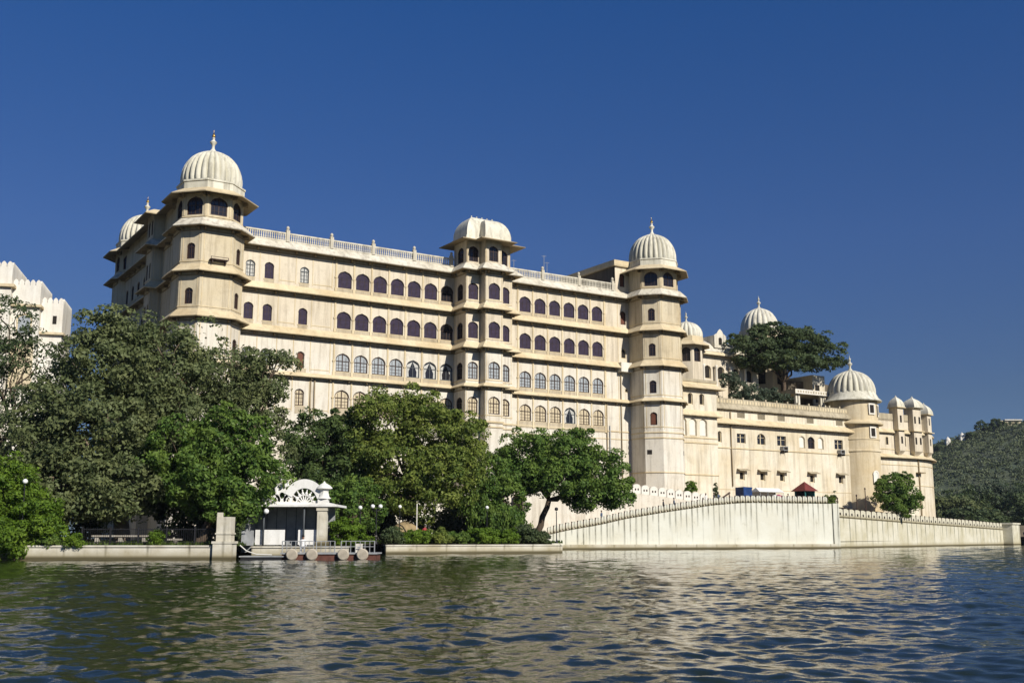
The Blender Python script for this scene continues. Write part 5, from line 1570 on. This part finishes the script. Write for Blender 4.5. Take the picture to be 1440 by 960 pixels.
# background dark thicket under the left trees
for k, (x, y, z, rx, rz_, mt, lab) in enumerate(((-38, 92, 4.2, 4.0, 3.4, 'leafD', 'dark thicket behind the trunk of the huge olive tree'), (-26, 92, 3.6, 4.0, 3.0, 'leafD', 'dark thicket behind the gate pier'), (-5, 120, 3.0, 3.6, 2.2, 'leafD', 'dark thicket behind the middle trees'), (-14, 118, 3.6, 4.5, 3.0, 'leafD', 'dark thicket between the two middle trees and the palace foot'))):
    shrub(lab, (x, y, .9), [((x - rx * .4, y, z), (rx * .7, 1.6, rz_), 60), ((x + rx * .4, y, z * .9), (rx * .7, 1.6, rz_ * .9), 60)], mt, 70 + k, per=70, clump=.9, leaf=.22, name='thicket')

# grass on the garden
rng = np.random.default_rng(5)
n = 26000
gx = rng.uniform(-46, 5, n); gy = 77.9 + rng.random(n) ** 1.4 * 40
ok = ((gx < -19.6) | (gy > 102.5 + (gx + 12) * .39)) & (gy < 128 + (gx + 31) * .5)
gx, gy = gx[ok], gy[ok]; n = len(gx)
p = np.stack((gx, gy, np.full(n, .95)), 1); a = rng.random(n) * math.pi
wv = np.stack((np.cos(a), np.sin(a), np.zeros(n)), 1) * .07; hv = np.stack((rng.normal(size=n) * .06, rng.normal(size=n) * .06, .14 + .2 * rng.random(n)), 1)
tag(quads_mesh('grass', np.stack((p - wv, p + wv, p + wv * .2 + hv, p - wv * .2 + hv), 1), 'grass'), 'patchy green grass under the garden trees', kind='stuff')

# ------------------------------------------------------------------ hill, far trees, boat
NX, NY = 150, 90
hv = []; hf = []
for j in range(NY + 1):
    for i in range(NX + 1):
        x = 150 + 520 * i / NX; y = 380 + 560 * j / NY
        ridge = 62 + 16 * np.interp(x, [150, 230, 262, 300, 420, 670], [-2.6, -1.1, -.35, .1, .9, 1.4])
        t = np.clip((y - 390) / 260, 0, 1)
        z = ridge * (t * t * (3 - 2 * t)) * (1 if y < 650 else max(0, 1 - ((y - 650) / 290) ** 2))
        z += (mnoise.fractal(Vector((x * .012, y * .012, 3)), 1.0, 2.0, 5) * 7 + mnoise.fractal(Vector((x * .06, y * .06, 1)), 1.0, 2.0, 4) * 2.2) * t
        hv.append((x, y, z + .3))
for j in range(NY):
    for i in range(NX):
        a = j * (NX + 1) + i; hf.append((a, a + 1, a + NX + 2, a + NX + 1))
me = bpy.data.meshes.new('hill'); me.from_pydata(hv, [], hf)
m, nt, bb = new_mat('hill_ground')
tc = nt.nodes.new('ShaderNodeTexCoord')
c_ = mixc(nt, ramp(nt, noise_tex(nt, tc.outputs['Object'], .05, 6, .7), .4, .62), (.05, .07, .036), (.075, .085, .046))
c_ = mixc(nt, ramp(nt, noise_tex(nt, tc.outputs['Object'], .025, 5, .7), .66, .78), c_, (.13, .11, .07))
nt.links.new(c_, bb.inputs['Base Color']); bb.inputs['Roughness'].default_value = .95
me.materials.append(m); me.polygons.foreach_set('use_smooth', [True] * len(me.polygons))
hill = bpy.data.objects.new('hill', me); COL.objects.link(hill); tag(hill, kind='structure')
H = np.array(hv).reshape(NY + 1, NX + 1, 3)
def hz(x, y):
    i = (x - 150) / 520 * NX; j = (y - 380) / 560 * NY
    i0 = np.clip(i.astype(int), 0, NX - 1); j0 = np.clip(j.astype(int), 0, NY - 1); fx, fy = i - i0, j - j0
    Z = H[:, :, 2]
    return Z[j0, i0] * (1 - fx) * (1 - fy) + Z[j0, i0 + 1] * fx * (1 - fy) + Z[j0 + 1, i0] * (1 - fx) * fy + Z[j0 + 1, i0 + 1] * fx * fy
rng = np.random.default_rng(9)
nb = 9000
bx = rng.uniform(175, 430, nb); by = rng.uniform(400, 672, nb)
keep = mnoise_keep = np.array([mnoise.noise(Vector((x * .03, y * .03, 7))) > -.6 for x, y in zip(bx, by)])
bx, by = bx[keep], by[keep]; bz = hz(bx, by); nb = len(bx)
rad = rng.uniform(.9, 2.4, nb); per = 22
cc = np.repeat(np.stack((bx, by, bz + rad * .35), 1), per, 0); rr = np.repeat(rad, per)[:, None]
e = unit(rng.normal(size=(len(cc), 3)) + np.array((0, 0, .4)))
p = cc + e * rr * (.6 + .5 * rng.random((len(cc), 1))) * np.array((1, 1, .8))
nrm = unit(e + .6 * rng.normal(size=p.shape)); t_ = unit(np.cross(nrm, rng.normal(size=p.shape))); b_ = np.cross(nrm, t_)
L_ = .45 * (.6 + .8 * rng.random((len(p), 1)))
tag(quads_mesh('hill_scrub', np.stack((p - t_ * L_, p - b_ * L_ * .7, p + t_ * L_, p + b_ * L_ * .7), 1), 'scrub'), 'dense dry scrub covering the distant hillside', kind='stuff')

def hzz(x, y): return float(hz(np.array([float(x)]), np.array([float(y)]))[0])
for k, (px_, y, w, lab) in enumerate(((.4005, 655, 3.0, 'left one of two tiny white pavilions on the hill ridge'), (.4138, 655, 3.0, 'right one of two tiny white pavilions on the hill ridge'))):
    x = px_ * y; z = hzz(x, y)
    e = thing('hilltop_pavilion', lab, 'pavilion', (x, y, z), 0, 'white pavilions on the hill')
    q = MB(); q.box(-w / 2, w / 2, -w / 2, w / 2, -2, 3.0); q.build('wall', 'bleach', e)
    q = MB(); q.lathe([(w * .5, 3), (w * .52, 3.6), (w * .4, 4.6), (w * .15, 5.2), (.05, 5.9)], 12); q.build('dome', 'bleach', e)
x, y = .4555 * 655, 655; z = hzz(x, y)
e = thing('hilltop_house', 'ochre house among trees on the ridge at the right edge', 'house', (x, y, z), 0)
q = MB(); q.box(-6, 7, -4, 4, -5, 2.6, 0); q.box(-3, 7.5, -5, 4, 2.6, 3.2, 1); q.box(-6.4, 0, -4.4, 4, -1.0, -.6, 1)
for k in range(3): q.box(-4 + k * 3.5, -2.4 + k * 3.5, -4.02, -3.9, -.2, 1.8, 2)
q.build('wall', ['buff', 'bleach', 'dark'], e)
for k, (px_, y, zz, r, lab) in enumerate(((.4325, 652, 0, 3.4, 'dark ridge tree left of the ochre hilltop house'), (.446, 650, 0, 3.0, 'dark ridge tree touching the ochre hilltop house'), (.392, 652, 0, 2.0, 'small dark ridge tree left of the white hilltop pavilions'), (.4205, 652, 0, 2.2, 'low ridge tree right of the white hilltop pavilions'))):
    x = px_ * y; z = hzz(x, y)
    tree('ridge_tree', lab, (x, y, z), (x, y, z + r * .8), [((x, y, z + r * 1.3), (r, r, r * .8), 26), ((x + r, y, z + r), (r * .8, r, r * .7), 18)], 'leafD', .25, 90 + k, per=34, clump=1.2, leaf=.55, group='trees on the hill ridge')
far = [(126, 300, 13.5, 9, 'leafD', 'dark shore tree right beside the bastion edge'), (136, 306, 16, 10, 'leafG', 'tall grey-green shore tree with pale bare branches'), (147, 310, 15, 10, 'leafD', 'dark shore tree right of the pale-branched tree'),
       (118, 296, 12, 9, 'leafA', 'olive shore tree half hidden by the bastion'), (139, 290, 13, 9, 'leafD', 'big dark shore tree above the end pier'), (131, 272, 8.5, 7, 'leafD', 'low dark shore tree behind the end of the causeway wall'), (110, 262, 8, 7, 'leafD', 'low shore tree behind the middle of the causeway wall')]
for k, (x, y, hh, r, mt, lab) in enumerate(far):
    tree('shore_tree', lab, (x, y, .9), (x, y, hh * .4), [((x - r * .35, y, hh * .72), (r * .6, r * .5, hh * .30), 50), ((x + r * .35, y, hh * .66), (r * .6, r * .5, hh * .32), 50), ((x, y - 1, hh * .36), (r * .8, r * .5, hh * .26), 50)],
         mt, .35, 100 + k, per=44, clump=1.4, leaf=.42, group='trees on the far shore', bark='barkpale' if k == 1 else 'bark')
e = thing('stone_landing', 'dark stone landing wall behind the moored boat at the right edge', 'landing', (100, 222, 0), R(8))
q = MB(); q.box(0, 40, 0, 3, -1.5, 3.8, 0); q.box(2, 40, -2, 0, -1.5, 1.6, 0); q.box(6, 7, -.2, 0, 1.6, 4.6, 0); q.build('wall', 'shed', e)
e = thing('moored_boat', 'dark moored boat with a blue canopy cut off by the right edge', 'boat', (101.5, 216, 0), R(70))
q = MB()
prof = [(-4, .0, .9), (-3.4, .7, .6), (-1.5, 1.2, .5), (1.5, 1.2, .5), (3.4, .8, .7), (4.4, .05, 1.3)]
vs = []; fs = []
for x, w, z in prof: vs += [(x, -w, z), (x, -w * .7, -.3), (x, w * .7, -.3), (x, w, z)]
for i in range(len(prof) - 1):
    for k in range(3): fs.append((i * 4 + k, (i + 1) * 4 + k, (i + 1) * 4 + k + 1, i * 4 + k + 1))
    fs.append((i * 4, i * 4 + 3, (i + 1) * 4 + 3, (i + 1) * 4))
q.add(vs, fs); q.build('hull', 'bframe', e)
q = MB(); q.tube([(x, -w - .03, z + .05) for x, w, z in prof], .09, 6); q.tube([(x, w + .03, z + .05) for x, w, z in prof], .09, 6); q.build('gunwale', 'bleach', e)
q = MB(); q.box(-2.4, 2.2, -1.2, 1.2, 2.3, 2.45, 0); q.box(-2.45, 2.25, -1.25, -1.2, 1.9, 2.46, 0); q.box(-2.45, 2.25, 1.2, 1.25, 1.9, 2.46, 0)
for x in (-2.2, 2.0):
    for y in (-1.1, 1.1): q.tube([(x, y, .4), (x, y, 2.3)], .05, 6, 1)
q.build('canopy', ['blue', 'grey'], e)

# ------------------------------------------------------------------ water
rng = np.random.default_rng(3)
rows = [-60, -30, -10, 0, 3, 5]
y = 6.5
while y < 330:
    rows.append(y); y *= 1.0042
rows += [360, 420, 600, 1000, 2500]
rows = np.array(rows)
cols = np.concatenate(([-40, -12, -5, -2.5, -1.6, -1.1], np.linspace(-.78, .78, 760), [1.1, 1.6, 2.5, 5, 12, 40]))
Yg = np.repeat(rows[:, None], len(cols), 1)
Xg = cols[None, :] * (np.maximum(Yg, 0) + 7)
dy = np.gradient(rows)[:, None]; dx = .0021 * (np.maximum(Yg, 0) + 7)
Z = np.zeros_like(Yg)
patch = 1 + .35 * np.sin(Xg * .05 + 1.3 * np.sin(Yg * .031)) * np.sin(Yg * .043 + .7)
for k in range(80):
    lam = .24 * (2.6 / .24) ** (rng.random() ** 1.15)
    th = R(-96) + rng.normal() * .85
    if k >= 64: lam = 2.8 * (11 / 2.8) ** rng.random()
    kx, ky = 2 * math.pi / lam * math.cos(th), 2 * math.pi / lam * math.sin(th)
    ph = rng.random() * 6.28
    slope = .0112 * (.61 if lam > .9 else 1.3)
    if k >= 64: slope = .0062
    amp = slope * lam / (2 * math.pi) * 1.414
    att = np.clip((lam / np.maximum(dy, dx) - 1.4) / 1.6, .0, 1)
    phs = kx * Xg + ky * Yg + ph + .5 * np.sin(Xg * .11 * (1 + .1 * k % 3) + k) + .4 * np.sin(Yg * .07 + k * 2)
    Z += amp * att * (np.sin(phs) + .22 * np.cos(2 * phs))
Z *= patch * np.where((Yg > 2) & (Yg < 340) & (np.abs(cols)[None, :] < 1), 1, 0)
nr, nc = Yg.shape
Vw = np.stack((Xg, Yg, Z - .02), -1).reshape(-1, 3)
ii = (np.arange(nr - 1)[:, None] * nc + np.arange(nc - 1)[None, :]).ravel()
Fq = np.stack((ii, ii + 1, ii + nc + 1, ii + nc), 1).astype(np.int32)
me = bpy.data.meshes.new('lake_water')
me.vertices.add(len(Vw)); me.vertices.foreach_set('co', Vw.astype(np.float32).ravel())
me.loops.add(Fq.size); me.loops.foreach_set('vertex_index', Fq.ravel())
me.polygons.add(len(Fq)); me.polygons.foreach_set('loop_start', np.arange(0, Fq.size, 4, dtype=np.int32))
me.polygons.foreach_set('use_smooth', np.ones(len(Fq), dtype=bool))
me.update(calc_edges=True)
m, nt, b = new_mat('lake_water')
b.inputs['Base Color'].default_value = (.014, .020, .007, 1)
b.inputs['Roughness'].default_value = .03
b.inputs['IOR'].default_value = 1.333
b.inputs['Specular IOR Level'].default_value = .65
tc = nt.nodes.new('ShaderNodeTexCoord')
bp = nt.nodes.new('ShaderNodeBump'); bp.inputs['Strength'].default_value = .28; bp.inputs['Distance'].default_value = .05
nt.links.new(noise_tex(nt, tc.outputs['Object'], 2.6, 4, .6, (.8, 1.6, 1)), bp.inputs['Height'])
nt.links.new(bp.outputs[0], b.inputs['Normal'])
me.materials.append(m)
lake = bpy.data.objects.new('lake_water', me); COL.objects.link(lake); tag(lake, kind='structure')

# ------------------------------------------------------------------ the air
q = MB(); q.box(-700, 900, -80, 1100, -1.2, 130)
hz_o = q.build('haze', 'dark'); hz_o.data.materials.clear()
m = bpy.data.materials.new('haze_air'); m.use_nodes = True; nt = m.node_tree; nt.nodes.clear()
pv_ = nt.nodes.new('ShaderNodeVolumePrincipled'); pv_.inputs['Color'].default_value = (.72, .82, 1, 1); pv_.inputs['Density'].default_value = .00006; pv_.inputs['Anisotropy'].default_value = 0.0
oo_ = nt.nodes.new('ShaderNodeOutputMaterial'); nt.links.new(pv_.outputs[0], oo_.inputs['Volume'])
hz_o.data.materials.append(m); tag(hz_o, kind='stuff')
